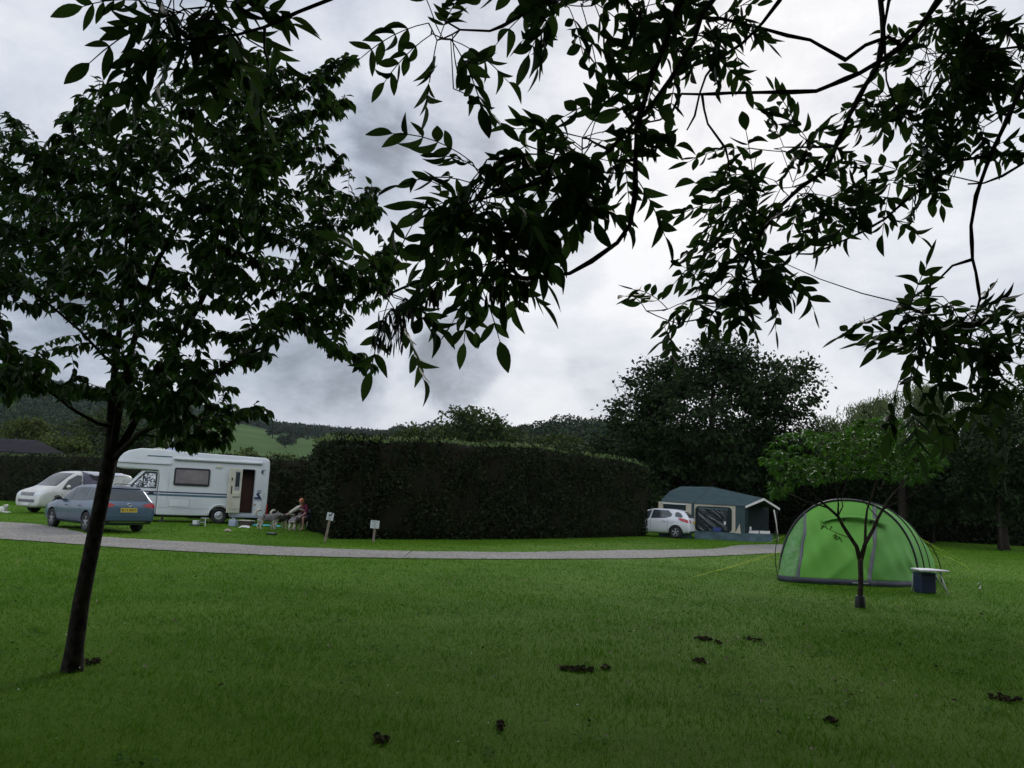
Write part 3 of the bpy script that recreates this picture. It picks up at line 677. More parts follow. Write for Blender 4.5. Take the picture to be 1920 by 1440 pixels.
# ------------------------------------------------------------------ small tree in front of the tent
def small_tree():
    g = ground(1613, 1139); Y = g.y; rel = Vector((g.x, g.y, 0)); k = Y / F
    root = empty('young_tree', rel, 0, 'small forked tree with bright spiky leaves in front of the green tent', 'tree')
    sk = Skel()
    def L_(pp, rad, dy=None):
        sk.limb([at(p[0], p[1], Y + (0 if dy is None else dy[i])) - rel for i, p in enumerate(pp)], [r * k for r in rad], 8)
    L_([(1613, 1150), (1613, 1120), (1614, 1080), (1613, 1046)], [6.6, 5.2, 4.8, 5.0])
    L_([(1613, 1050), (1606, 1025), (1596, 1010), (1580, 985), (1571, 968), (1553, 952), (1530, 932), (1505, 908)], [4.8, 4, 3.6, 3.2, 2.8, 2.4, 1.7, 1.1], [0, 0, 0, -.05, -.1, -.15, -.25, -.3])
    L_([(1614, 1050), (1622, 1020), (1636, 995), (1646, 972), (1655, 955), (1675, 925), (1700, 900)], [4.4, 3.6, 3.2, 2.8, 2.3, 1.7, 1], [0, .05, .1, .15, .2, .3, .35])
    L_([(1622, 1020), (1623, 980), (1626, 955), (1640, 915), (1650, 880)], [2.6, 2.2, 1.8, 1.4, 1], [.05, .2, .25, .3, .4])
    L_([(1571, 968), (1572, 945), (1568, 910), (1560, 870)], [1.8, 1.4, 1.2, .8], [-.1, -.3, -.4, -.5])
    L_([(1571, 968), (1580, 950), (1578, 935), (1590, 890)], [1.5, 1.1, .9, .7], [-.1, .1, .3, .4])
    L_([(1553, 952), (1510, 940), (1480, 925)], [1.6, 1.1, .8], [-.15, .1, .3])
    L_([(1655, 955), (1700, 935), (1745, 905)], [1.5, 1.1, .8], [.2, .1, .0])
    L_([(1596, 1010), (1570, 1000), (1550, 990), (1538, 985)], [.8, .6, .5, .4], [0, -.2, -.3, -.4])
    L_([(1646, 972), (1620, 940), (1600, 925)], [.9, .7, .5], [.15, 0, -.2])
    poly = [(1428, 868), (1440, 835), (1470, 812), (1520, 800), (1560, 812), (1600, 790), (1650, 775), (1700, 785), (1750, 820), (1780, 850), (1760, 885), (1720, 905), (1660, 900), (1600, 890), (1560, 900), (1500, 905), (1465, 935), (1440, 925), (1450, 890)]
    pos = []; dirs = []; nor = []; sc = []; m = 0
    while m < 360:
        x = random.uniform(1425, 1785); y = random.uniform(770, 940)
        if not inpoly(x, y, poly): continue
        m += 1; e = abs((x - 1605) / 185); dd = 1.25 * math.sqrt(max(0, 1 - min(1, e) ** 2)) + .2
        p = at(x, y, Y + random.uniform(-dd, dd)) - rel
        pts = sk.twig(tuple(p), .012, .002, .08, 4, 5)
        d = (pts[-1] - pts[-2]).normalized()
        for q in range(15):
            a = random.uniform(0, 2 * math.pi); c = pts[-1].lerp(pts[-2], random.random() * .9)
            dv = Vector((math.cos(a), math.sin(a), random.uniform(-.75, .25))) + d * .25
            pos.append(tuple(c)); dirs.append(tuple(dv)); nor.append((random.gauss(0, .3), random.gauss(0, .3), 1)); sc.append(random.uniform(.09, .165))
    for (x, y) in [(1570, 1005), (1566, 1001), (1575, 1008), (1560, 986), (1545, 985), (1690, 1015)][:5]:
        for q in range(3):
            pos.append(tuple(at(x, y, Y - .2) - rel)); dirs.append((random.gauss(0, 1), random.gauss(0, .5), -.6)); nor.append((0, -1, .4)); sc.append(.09)
    V_, F_ = leaf_cloud(leaf_template(3, .27, .25, .3), np.array(pos), np.array(dirs), np.array(nor), np.array(sc))
    np_mesh('crown', V_, F_, m_young, root); sk.mb.build('trunk', m_bark2, root, smooth=True, fixn=False)
    mb = MB(); mb.lathe([(.082, 0), (.088, .02), (.078, .20), (.072, .21), (.05, .205)], (0, 0, -.01), 'z', 14)
    mb.build('trunk_guard', mat('black_rubber_guard', (.012, .012, .013), .6), root, smooth=True)
small_tree()

# ------------------------------------------------------------------ ash tree whose boughs hang over the camera
def ash():
    base = Vector((3.6, -2.6, 0)); rel = base
    root = empty('ash_tree', base, 0, 'ash tree overhead, its dark drooping boughs hanging across the top of the view', 'tree')
    sk = Skel()
    sk.limb([base + Vector(p) - rel for p in [(0, 0, -.1), (-.05, .05, .6), (-.1, .1, 2), (-.2, .2, 3.2), (-.4, .4, 4.6), (-.5, .4, 6.5), (-.4, .2, 8.5)]], [.42, .34, .3, .28, .22, .16, .08], 12)
    W = lambda *p: Vector(p) - rel
    sk.limb([W(3.4, -2.4, 3.3), W(2.9, -1.0, 3.9), W(2.4, .6, 4.1), W(1.9, 1.9, 3.95), W(1.1, 2.6, 3.8)], [.16, .13, .1, .07, .05], 8)
    sk.limb([W(3.4, -2.4, 3.6), W(1.6, -1.2, 4.2), W(.4, .3, 4.1), W(-.3, 1.4, 3.7), W(-.8, 1.9, 3.4)], [.14, .11, .08, .05, .03], 8)
    sk.limb([W(3.4, -2.4, 3.2), W(3.6, -.6, 3.8), W(3.3, 1.2, 4.2), W(2.9, 2.8, 4.4), W(2.6, 3.8, 4.3)], [.15, .12, .09, .07, .04], 8)
    def B(pp, Y, r, dy=None, up_to=None):
        """a bough traced through the air; r: thickness in cm"""
        n0 = len(pp); P0 = [(at(p[0], p[1], Y + (0 if dy is None else dy * i / n0)) - rel) for i, p in enumerate(pp)]
        # refine with ash-like nodes
        pts = []; rad = []
        for i in range(n0 - 1):
            a, b = P0[i], P0[i + 1]; ln = (b - a).length; k = max(1, int(ln / .05))
            for j in range(k):
                t = j / k; f = (i + t) / (n0 - 1); rr_ = (r[0] * (1 - f) + r[1] * f) / 100 * .62
                node = 1.35 if (len(pts) % 3 == 0) else 1.0
                pts.append(a.lerp(b, t) + Vector((random.gauss(0, .0018),) * 3)); rad.append(rr_ * node)
        pts.append(P0[-1]); rad.append(r[1] / 160)
        if up_to is not None:
            t = Vector(up_to) - rel; p = pts[0]; m = p.lerp(t, .5) + Vector((0, 0, .12))
            pre = [t, t * .5 + m * .5, m, m * .4 + p * .6]; pts = pre + pts; rad = [r[0] / 140 * q for q in (1.5, 1.35, 1.2, 1.05)] + rad
        sk.limb(pts, rad, 7)
    B([(1760, 0), (1721, 56), (1687, 90), (1654, 112), (1612, 137), (1530, 171), (1485, 173), (1429, 173), (1372, 174), (1312, 177), (1277, 176)], 2.4, (1.5, .6), 0, (1.9, 1.9, 3.95))
    B([(1277, 176), (1260, 210), (1237, 225), (1207, 231)], 2.4, (.7, .4))
    B([(1462, 0), (1429, 43), (1390, 82), (1350, 109), (1324, 142), (1312, 176), (1303, 217), (1288, 244)], 2.35, (.9, .35), 0, (1.1, 2.6, 3.8))
    B([(1316, 176), (1327, 232), (1361, 277), (1365, 300), (1368, 330)], 2.4, (.6, .4))
    B([(1687, 82), (1665, 69), (1624, 84), (1586, 112), (1537, 86), (1519, 75), (1477, 66), (1425, 52), (1350, 34), (1294, 34), (1267, 15)], 2.4, (1.1, .6))
    B([(1652, 0), (1656, 67), (1646, 124), (1624, 157), (1594, 214), (1567, 274), (1549, 319), (1500, 352), (1459, 390), (1425, 439), (1402, 487), (1380, 535), (1356, 567), (1331, 592), (1305, 600), (1270, 606)], 2.7, (1.6, .35), 0, (1.9, 1.9, 3.95))
    B([(1667, 0), (1657, 56), (1660, 110), (1663, 150), (1690, 230)], 2.8, (.9, .4), 0, (1.9, 2.4, 3.9))
    B([(1960, 60), (1918, 154), (1901, 195), (1879, 244), (1856, 292), (1830, 367), (1820, 424), (1824, 484), (1834, 540), (1837, 560), (1830, 590), (1815, 650)], 2.8, (1.5, .5), 0, (3.0, 2.6, 4.35))
    B([(1822, 487), (1785, 499), (1759, 525), (1724, 549), (1690, 575)], 2.8, (.8, .4))
    B([(1856, 292), (1800, 300), (1750, 340), (1699, 375), (1660, 410), (1624, 431), (1560, 461), (1522, 476), (1492, 476)], 2.8, (1.0, .4))
    B([(1960, 280), (1918, 307), (1879, 330), (1845, 343), (1815, 345)], 2.85, (.8, .5))
    B([(1275, 0), (1249, 79), (1226, 131), (1207, 195), (1196, 232), (1192, 300), (1190, 367), (1179, 424), (1159, 454), (1110, 489), (1069, 512), (990, 521), (900, 516), (847, 515), (806, 519), (756, 539), (719, 556)], 2.0, (1.3, .5), 0, (1.1, 2.6, 3.8))
    B([(1312, 30), (1301, 75), (1256, 150), (1219, 199), (1177, 244), (1144, 281), (1087, 322), (1020, 340), (950, 360), (880, 380)], 1.95, (1.0, .4), 0, (1.1, 2.6, 3.8))
    B([(1040, 0), (975, 30), (945, 48), (919, 58), (862, 56), (832, 38)], 2.05, (.8, .4), 0, (-.3, 1.4, 3.7))
    B([(1177, 0), (1189, 56), (1194, 110), (1196, 150), (1190, 200)], 2.1, (.6, .4), 0, (.4, 1.4, 3.9))
    B([(650, -15), (615, 0), (562, 22), (529, 37), (491, 52), (450, 64), (394, 71), (337, 75), (300, 70)], 1.75, (.8, .4), 0, (-.8, 1.9, 3.4))
    B([(495, 54), (500, 90), (504, 124)], 1.75, (.5, .35))
    # blobs of compound leaves: (x, y, rx, ry, count, depth)
    blobs = [(350, 40, 100, 45, 30, 1.78), (320, 80, 70, 50, 12, 1.78), (440, 70, 60, 40, 9, 1.8), (825, 75, 55, 60, 14, 2.0), (850, 170, 25, 40, 4, 2.0), (1075, 20, 90, 35, 24, 2.1), (1180, 40, 60, 50, 14, 2.2), (1235, 90, 60, 50, 10, 2.3),
             (1160, 230, 50, 35, 8, 2.0), (1070, 290, 80, 40, 12, 1.95), (1000, 310, 60, 40, 8, 1.9), (905, 350, 75, 55, 20, 1.9), (950, 400, 80, 60, 16, 1.95), (900, 420, 60, 50, 14, 1.9), (1110, 320, 60, 45, 12, 2.0), (1080, 380, 70, 25, 8, 2.0), (880, 515, 80, 25, 8, 2.0),
             (950, 510, 50, 25, 7, 2.0), (730, 570, 40, 30, 8, 2.05), (1350, 60, 70, 40, 12, 2.35), (1290, 110, 50, 50, 8, 2.35), (1180, 320, 30, 60, 5, 2.0),
             (1760, 140, 100, 80, 56, 3.2), (1830, 70, 90, 60, 40, 3.3), (1720, 250, 50, 45, 14, 3.0), (1880, 150, 60, 90, 28, 3.2), (1820, 240, 60, 40, 12, 3.1), (1650, 200, 40, 50, 8, 3.0),
             (1440, 300, 60, 40, 12, 2.8), (1520, 290, 50, 50, 12, 2.8), (1490, 370, 80, 40, 16, 2.8), (1420, 390, 60, 50, 16, 2.7), (1560, 400, 70, 30, 12, 2.85), (1640, 360, 60, 40, 10, 2.9), (1730, 350, 60, 40, 12, 2.9), (1390, 470, 45, 50, 16, 2.65), (1460, 500, 45, 40, 10, 2.6), (1400, 540, 60, 35, 12, 2.6), (1330, 590, 60, 30, 10, 2.6),
             (1235, 610, 50, 35, 8, 2.6), (1640, 410, 40, 30, 5, 2.8), (1690, 590, 60, 45, 14, 2.55), (1760, 590, 60, 40, 12, 2.65), (1830, 620, 60, 40, 12, 2.7), (1740, 660, 60, 40, 12, 2.6), (1820, 690, 60, 50, 12, 2.7), (1700, 720, 35, 35, 6, 2.5), (1860, 770, 60, 60, 12, 2.8), (1830, 320, 50, 30, 5, 2.9),
             (1890, 620, 40, 60, 6, 2.9), (1890, 700, 40, 60, 8, 2.9)]
    pos = []; dirs = []; nor = []; sc = []
    def compound(a, d, ln, npair, lf):
        """a pinnate leaf: rachis a -> along d, drooping, with pairs of leaflets"""
        d = d.normalized(); pts = []; p = a.copy()
        for i in range(7):
            pts.append(p.copy()); d = (d + Vector((0, 0, -.12))).normalized(); p = p + d * ln / 6
        sk.mb.tube(pts, [.0017] * 6 + [.0012], 3, cap=False)
        tw = random.gauss(0, .6)
        for i in range(npair * 2 + 1):
            t = .28 + .72 * (i // 2) / npair; u = min(5.999, t * 6); q = int(u); c = pts[q].lerp(pts[q + 1], u - q); dd = (pts[q + 1] - pts[q]).normalized()
            side = dd.cross(Vector((math.sin(tw), math.cos(tw) * .3, 1))).normalized() * (1 if i % 2 else -1)
            if i == npair * 2: dv = dd
            else: dv = dd * .75 + side * .85 + Vector((random.gauss(0, .13), random.gauss(0, .13), -.18 + random.gauss(0, .13)))
            s_ = lf * random.uniform(.78, 1.12) * (1.12 if i == npair * 2 else 1)
            pos.append(tuple(c)); dirs.append(tuple(dv)); nn = dd.cross(side).normalized(); nor.append(tuple(nn + Vector((random.gauss(0, .5), random.gauss(0, .5), random.gauss(0, .5))))); sc.append(s_)
    for (x, y, rx, ry, cnt, Y) in blobs:
        cc = at(x, y, Y)
        for i in range(cnt):
            while True:
                u, v_ = random.uniform(-1, 1), random.uniform(-1, 1)
                if u * u + v_ * v_ < 1: break
            if random.random() < .34: continue
            p = at(x + u * rx * .62, y + v_ * ry * .6 - (20 if Y < 2.15 else 16), Y + random.uniform(-.16, .2)) - rel
            pts = sk.twig(tuple(p), .006, .0022, -.05, 4, 4, down=0)
            o = Vector((u * .8 + random.gauss(0, .45), random.gauss(0, .5), -v_ * .55 - .10 + random.gauss(0, .45)))
            lf = random.uniform(.056, .082) * (1.1 if Y < 1.86 else 1.0)
            compound(pts[-1], o, lf * random.uniform(2.3, 3.3), random.choice([3, 4, 4, 5]), lf)
    # unseen crown above and behind the camera, spread forward to shade the lawn
    n = 30000
    C = np.array([1.2, 0.3, 8.2]); u = rand_unit(n); P = C + u * (rng.random((n, 1)) ** .4) * np.array([8.5, 8.5, 2.6])
    P = P[P[:, 2] > 5.6]; u2 = rand_unit(26000); P = np.concatenate([P, np.array([-.5, 4.5, 12.8]) + u2 * (rng.random((26000, 1)) ** .4) * np.array([10.5, 8.5, 3.2])])
    x, y, z = proj(P); vis = (z > 0) & (x > -150) & (x < 2070) & (y > -160) & (y < 1500)
    P = P[~vis]; n = len(P)
    pos, dirs, nor, sc = map(np.array, (pos, dirs, nor, sc)); kk = rng.integers(0, 3, len(pos)); V1 = []; F1 = []; nb = 0
    for q, tm in enumerate((LEAFLET, LEAFLET_B, LEAFLET_C)):
        m_ = kk == q; a, b = leaf_cloud(tm, pos[m_], dirs[m_], nor[m_], sc[m_]); V1.append(a); F1.append(b + nb); nb += len(a)
    V1 = np.concatenate(V1); F1 = np.concatenate(F1)
    V2, F2 = leaf_cloud(LEAFLET, P - np.array(tuple(rel)), unit(rand_unit(n) + np.array([0, 0, -.4])), unit(rand_unit(n) + np.array([0, 0, 1.2])), rng.uniform(.26, .40, n))
    for i in range(26):
        q = P[rng.integers(0, n)] - np.array(tuple(rel)); sk.twig(tuple(q), .05, .008, .1, 5, 6)
    np_mesh('foliage', np.concatenate([V1, V2]), np.concatenate([F1, F2 + len(V1)]), m_ash, root)
    sk.mb.build('branches', m_ashbark, root, smooth=True, fixn=False)
    # bunches of keys
    for (x, y, cnt, w_) in [(735, 610, 26, 34), (715, 640, 16, 22), (760, 590, 16, 24), (795, 560, 14, 22), (820, 560, 12, 18), (925, 558, 12, 16), (950, 560, 8, 14), (982, 558, 12, 14), (1215, 285, 14, 20), (745, 640, 12, 16)]:
        ps = []; ds = []; ss = []
        top = at(x, y - 32, 2.0) - rel; mb = MB()
        for i in range(cnt):
            c = at(x + random.uniform(-w_, w_) * .8, y - 20 + random.uniform(-6, 22), 2.0 + random.uniform(-.04, .04)) - rel
            mb.tube([top, c], [.0012, .0008], 3, cap=False)
            ps.append(tuple(c)); ds.append((random.gauss(0, .12), random.gauss(0, .12), -1)); ss.append(random.uniform(.034, .046))
        Vk, Fk = leaf_cloud(leaf_template(3, .2, .1, .05), np.array(ps), np.array(ds), unit(rng.normal(size=(cnt, 3))), np.array(ss))
        mb.add(Vk, [tuple(f) for f in Fk]); mb.build('seed_cluster', m_key, root, fixn=False)
ash()

# unseen trees added behind and beside the viewer to shade the near lawn
for (x, y, h, rad_, lab) in [(-9, -8, 10, 4.6, 'tall unseen shade tree added behind the viewer, far left of the ash'), (-1.5, -9, 11, 5, 'tall unseen shade tree added straight behind the viewer'), (7, -9, 11, 5, 'tall unseen shade tree added behind the trunk of the ash'), (14.5, -3, 11, 5, 'tall unseen shade tree added to the right rear of the viewer'), (16.5, 7.5, 10, 4.2, 'tall unseen shade tree added beside the lawn right of the viewer')]:
    tree('broadleaf_tree', lab, (x, y, 0), h * 1.25, [(0, 0, h * .62, rad_ * 1.2, rad_ * .9, h * .6), (-rad_ * .5, 0, h * .3, rad_ * .6, rad_ * .5, h * .28), (rad_ * .5, 0, h * .3, rad_ * .6, rad_ * .5, h * .28)], .7, 12000, m_dark, .3, cl=1.1, group='unseen shade trees added around the viewer')
# ------------------------------------------------------------------ vehicles: a lofted body, and panels laid onto its surface
m_tyre = mat('tyre_rubber', (.013, .013, .014), .85)
m_rim = mat('alloy', (.42, .43, .45), .35, metal=.7)
m_black = mat('black_trim', (.015, .015, .017), .5)
m_glass, _n, _b = newmat('car_glass'); _b.inputs['Base Color'].default_value = (.035, .045, .05, 1); _b.inputs['Roughness'].default_value = .06; _b.inputs['Specular IOR Level'].default_value = .55
m_red = mat('red_lens', (.42, .012, .02), .2, (.3, .01, .015), 20)
m_clear = mat('clear_lens', (.62, .64, .66), .15, (.4, .42, .45), 20)
m_plate_y = mat('yellow_plate', (.62, .44, .03), .5)
m_plate_w = mat('white_plate', (.6, .6, .58), .5)
m_blue = mat('metallic_blue_grey_paint', (.055, .095, .15), .3, (.048, .085, .135), 3, metal=.35, coat=.7)
m_whitecar = mat('white_car_paint', (.60, .61, .64), .3, (.55, .56, .59), 3, coat=.6)
m_vanw = mat('white_van_paint', (.50, .50, .47), .35, (.43, .43, .40), 3, coat=.4)
m_chrome = mat('chrome', (.6, .6, .62), .15, metal=1)

def text_mesh(s, size, mat_, name, parent, loc, rot, align='CENTER', depth=.002, off=0.0):
    c = bpy.data.curves.new('t', 'FONT'); c.body = s; c.size = size; c.align_x = align; c.align_y = 'CENTER'; c.extrude = depth; c.offset = off
    o = bpy.data.objects.new('t', c); col.objects.link(o)
    dg = bpy.context.evaluated_depsgraph_get(); me = bpy.data.meshes.new_from_object(o.evaluated_get(dg)); bpy.data.objects.remove(o)
    me.materials.clear(); me.materials.append(mat_); me.name = name
    t = link(name, me, parent, loc); t.rotation_euler = rot; return t

def lofted(name, stations, ring_fn, mats, parent, arches=(), sub=2, archdepth=.3):
    vs = []; fs = []
    n = None
    for st in stations:
        rg = ring_fn(st); full = rg + [(x, -y, z) for x, y, z in reversed(rg[1:-1])]
        n = len(full); vs += full
    for i in range(len(stations) - 1):
        for k in range(n): fs.append((i * n + k, i * n + (k + 1) % n, (i + 1) * n + (k + 1) % n, (i + 1) * n + k))
    fs.append(tuple(range(n - 1, -1, -1))); fs.append(tuple((len(stations) - 1) * n + k for k in range(n)))
    me = bpy.data.meshes.new(name); me.from_pydata(vs, [], fs)
    bm = bmesh.new(); bm.from_mesh(me); bmesh.ops.recalc_face_normals(bm, faces=bm.faces); bm.to_mesh(me); bm.free()
    o = link(name, me); md = o.modifiers.new('s', 'SUBSURF'); md.levels = sub
    cut = []
    for (cx, cy, cz, r) in arches:
        mb = MB(); mb.lathe([(0.001, -archdepth), (r, -archdepth), (r, archdepth), (.001, archdepth)], (cx, cy, cz), 'y', 28)
        c = mb.build('cutter', mats[-1]); cut.append(c); b = o.modifiers.new('b', 'BOOLEAN'); b.operation = 'DIFFERENCE'; b.object = c; b.solver = 'EXACT'
    for m_ in mats: me.materials.append(m_)
    dg = bpy.context.evaluated_depsgraph_get(); me2 = bpy.data.meshes.new_from_object(o.evaluated_get(dg))
    bpy.data.objects.remove(o)
    for c in cut: bpy.data.objects.remove(c)
    me2.name = name
    if len(me2.materials) == 0:
        for m_ in mats: me2.materials.append(m_)
    bm = bmesh.new(); bm.from_mesh(me2); bv = BVHTree.FromBMesh(bm)
    for f in bm.faces: f.smooth = True
    for e in bm.edges:
        if len(e.link_faces) == 2 and e.calc_face_angle(0) > .7: e.smooth = False
    bm.to_mesh(me2); bm.free()
    return link(name, me2, parent), bv

def patch(name, bv, poly, axis, sign, mat_, parent, off=.006, grid=.09, thick=0.0, far=5):
    """a panel whose outline is drawn in a side/end/top view and laid onto the body"""
    bm = bmesh.new()
    mk = {'y': lambda p: (p[0], 0, p[1]), 'x': lambda p: (0, p[0], p[1]), 'z': lambda p: (p[0], p[1], 0)}[axis]
    bm.faces.new([bm.verts.new(mk(p)) for p in poly])
    ax = {'y': (0, 2), 'x': (1, 2), 'z': (0, 1)}[axis]
    for a in ax:
        lo = min(v.co[a] for v in bm.verts); hi = max(v.co[a] for v in bm.verts); k = int((hi - lo) / grid)
        for i in range(1, k + 1):
            co = Vector((0, 0, 0)); co[a] = lo + (hi - lo) * i / (k + 1); no = Vector((0, 0, 0)); no[a] = 1
            bmesh.ops.bisect_plane(bm, geom=bm.verts[:] + bm.edges[:] + bm.faces[:], plane_co=co, plane_no=no)
    i3 = {'x': 0, 'y': 1, 'z': 2}[axis]
    for v in bm.verts:
        o = v.co.copy(); o[i3] = sign * far; d = Vector((0, 0, 0)); d[i3] = -sign
        loc, nrm, _, _ = bv.ray_cast(o, d)
        if loc is None:
            o[i3] = sign * (.85 if axis == 'y' else 2.2 if axis == 'x' else 1.4); loc, nrm, _, _ = bv.find_nearest(o)
        if nrm.dot(d) > 0: nrm = -nrm
        v.co = loc + nrm * off
    bmesh.ops.recalc_face_normals(bm, faces=bm.faces)
    if sum(f.normal[i3] * f.calc_area() for f in bm.faces) * sign < 0: bmesh.ops.reverse_faces(bm, faces=bm.faces)
    for f in bm.faces: f.smooth = True
    me = bpy.data.meshes.new(name); bm.to_mesh(me); bm.free(); me.materials.append(mat_)
    return link(name, me, parent)

def wheel(parent, x, y, r, w, side, spokes=5, name='wheel', steel=False):
    rt = empty(name, (x, y, r)); rt.parent = parent
    mb = MB(); mb.lathe([(r * .62, -w / 2), (r * .93, -w / 2), (r, -w * .36), (r, w * .36), (r * .93, w / 2), (r * .62, w / 2), (r * .62, -w / 2)], (0, 0, 0), 'y', 28)
    mb.build('tyre', m_tyre, rt, smooth=True)
    mb = MB(); s = side
    mb.lathe([(r * .64, s * w * .40), (r * .60, s * w * .44), (r * .56, s * w * .36), (r * .55, s * w * .1), (.001, s * w * .1)], (0, 0, 0), 'y', 28, 1)
    if steel: mb.lathe([(r * .56, s * w * .34), (r * .42, s * w * .46), (r * .3, s * w * .42), (r * .2, s * w * .5), (.001, s * w * .52)], (0, 0, 0), 'y', 24, 0)
    else:
        for k in range(spokes):
            a = 2 * math.pi * k / spokes + .3; rot = Matrix.Rotation(-a, 3, 'Y')
            mb.box(rot @ Vector((r * .33, s * w * .36, 0)), (r * .55, .03, r * .15), 0, rot)
        mb.lathe([(r * .14, s * w * .2), (r * .14, s * w * .42), (.001, s * w * .44)], (0, 0, 0), 'y', 14, 0)
        mb.lathe([(r * .64, s * w * .42), (r * .57, s * w * .45), (r * .555, s * w * .3)], (0, 0, 0), 'y', 28, 0)
    mb.build('rim', [m_rim, m_black], rt)
    return rt
def car_ring(st):
    """(x, bottom z, belt z, roof z, half width, half width at roof)"""
    x, zb, zl, zr, w_, wr = st
    return [(x, 0, zb), (x, w_ * .80, zb), (x, w_ * .95, zb + .06), (x, w_, zb + (zl - zb) * .45), (x, w_ * .985, zl - .07), (x, w_ * .955, zl), (x, wr + (w_ * .955 - wr) * .45, zl + (zr - zl) * .5), (x, wr, zr - .07), (x, wr * .86, zr - .012), (x, 0, zr + .012)]
def heading(root, az): root.rotation_euler = (0, 0, R(90 - az))

def finish_car(root, bv, W_, side_win, rear_win, front_win, paint, wheels, r, mirror, handles, spokes=5, seams=()):
    for s in (1, -1):
        for poly in side_win: patch('side_window', bv, poly, 'y', s, m_glass, root)
        for (hx, hz_) in handles:
            mb = MB(); loc, nrm, _, _ = bv.ray_cast(Vector((hx, s * 5, hz_)), Vector((0, -s, 0))); mb.box(loc + Vector((0, s * .015, 0)), (.16, .035, .03)); mb.build('door_handle', paint, root, bevel=.01)
        mb = MB(); loc, nrm, _, _ = bv.ray_cast(Vector((mirror[0], s * 5, mirror[1])), Vector((0, -s, 0)))
        mb.ellipsoid(loc + Vector((0, s * .14, .05)), (.07, .12, .08), 0, 12, 8); mb.tube([loc, loc + Vector((0, s * .1, .03))], .025, 6)
        mb.build('wing_mirror', [mirror[2]], root, smooth=True)
        for x in wheels: wheel(root, x, s * (W_ - .11), r, .2, s, spokes)
    for s in (1, -1):
        for j, x in enumerate(seams): patch('door_seam', bv, [(x, .34), (x + .012, .34), (x + .012, .90), (x, .90)], 'y', s, m_black, root, .003)
    if rear_win: patch('rear_window', bv, rear_win, 'x', -1, m_glass, root)
    if front_win: patch('windscreen', bv, front_win, 'x', 1, m_glass, root)

# ---- blue grey estate car
g = ground(247, 992)
root = empty('estate_car', (0, 0, 0), 0, 'blue grey estate car parked by the gravel, rear towards the viewer', 'car')
heading(root, -50)
fwd = Vector((math.sin(R(-50)), math.cos(R(-50)), 0)); lf = Vector((-fwd.y, fwd.x, 0))
rear_left = ground(163, 997)      # where the rear left tyre stands
root.location = rear_left + fwd * 1.32 - lf * .77
st = [(-2.31, .40, .80, .88, .80, .66), (-2.29, .28, .90, 1.00, .86, .68), (-2.19, .25, .93, 1.15, .885, .67), (-2.02, .24, .94, 1.36, .875, .62), (-1.85, .24, .94, 1.43, .88, .62), (-1.3, .22, .93, 1.47, .885, .63), (-.5, .2, .91, 1.49, .885, .64), (.1, .2, .90, 1.47, .885, .63), (.55, .2, .90, 1.36, .885, .62),
      (.95, .2, .90, 1.14, .885, .66), (1.25, .2, .88, .965, .885, .74), (1.6, .2, .82, .89, .88, .72), (2.0, .22, .74, .80, .85, .66), (2.2, .24, .64, .70, .78, .6), (2.29, .3, .56, .60, .66, .52)]
body, bv = lofted('body', st, car_ring, [m_blue, m_black], root, [(x, s * .9, .31, .37) for x in (-1.32, 1.32) for s in (1, -1)])
finish_car(root, bv, .88, [[(.98, .93), (.60, .93), (-.02, .94), (-.02, 1.36), (.25, 1.37), (.62, 1.24)], [(-.08, .94), (-.95, .96), (-1.0, 1.38), (-.08, 1.37)], [(-1.04, .97), (-1.75, 1.02), (-1.85, 1.12), (-1.60, 1.36), (-1.08, 1.38)]],
           [(-.62, 1.0), (.62, 1.0), (.60, 1.12), (.52, 1.34), (-.52, 1.34), (-.60, 1.12)], [(-.68, .96), (.68, .96), (.55, 1.34), (-.55, 1.34)], m_blue, (-1.32, 1.32), .31, (.72, .95, m_black), [(-.75, .80), (.25, .79)], seams=(-.94, -.06, .92))
for s in (1, -1):
    patch('tail_light', bv, [(s * .88, .98), (s * .88, .80), (s * .60, .80), (s * .42, .88), (s * .62, .94)], 'x', -1, m_red, root, .012)
    patch('tail_light', bv, [(-2.29, .84), (-2.0, .88), (-2.02, .97), (-2.24, .97)], 'y', s, m_red, root, .012)
    patch('headlight', bv, [(s * .8, .62), (s * .45, .6), (s * .5, .70), (s * .8, .74)], 'x', 1, m_clear, root, .01)
    patch('sill_trim', bv, [(-.95, .23), (.95, .23), (.95, .30), (-.95, .30)], 'y', s, m_black, root, .008)
bp2 = patch('rear_bumper_trim', bv, [(-.78, .24), (.78, .24), (.72, .40), (-.72, .40)], 'x', -1, m_black, root, .012)
patch('bumper_strip', bv, [(-.56, .345), (.56, .345), (.56, .365), (-.56, .365)], 'x', -1, m_chrome, root, .02)
patch('tailgate_crease', bv, [(-.62, .50), (.62, .50), (.62, .512), (-.62, .512)], 'x', -1, m_black, root, .006)
patch('roof_spoiler', bv, [(-.6, 1.37), (.6, 1.37), (.58, 1.425), (-.58, 1.425)], 'x', -1, mat('dark_spoiler', (.02, .025, .05), .25), root, .03)
hit = bv.ray_cast(Vector((-6, 0, .72)), Vector((1, 0, 0)))[0]
pl = empty('number_plate', hit + Vector((-.02, 0, 0))); pl.parent = root
mb = MB(); mb.box((0, 0, 0), (.014, .50, .125)); mb.build('plate', m_plate_y, pl)
mb = MB(); mb.box((.004, 0, 0), (.012, .54, .155)); mb.build('surround', mat('plate_surround', (.22, .25, .27), .4), pl)
text_mesh('SL13 WKT', .105, m_black, 'lettering', pl, (-.009, 0, 0), (R(90), 0, R(-90)), off=.0012)
mb = MB()
hit = bv.ray_cast(Vector((-6, 0, .885)), Vector((1, 0, 0)))[0]
def ringpts(a, b, n=16): return [Vector((hit.x - .012, a * math.cos(2 * math.pi * i / n), hit.z + b * math.sin(2 * math.pi * i / n))) for i in range(n + 1)]
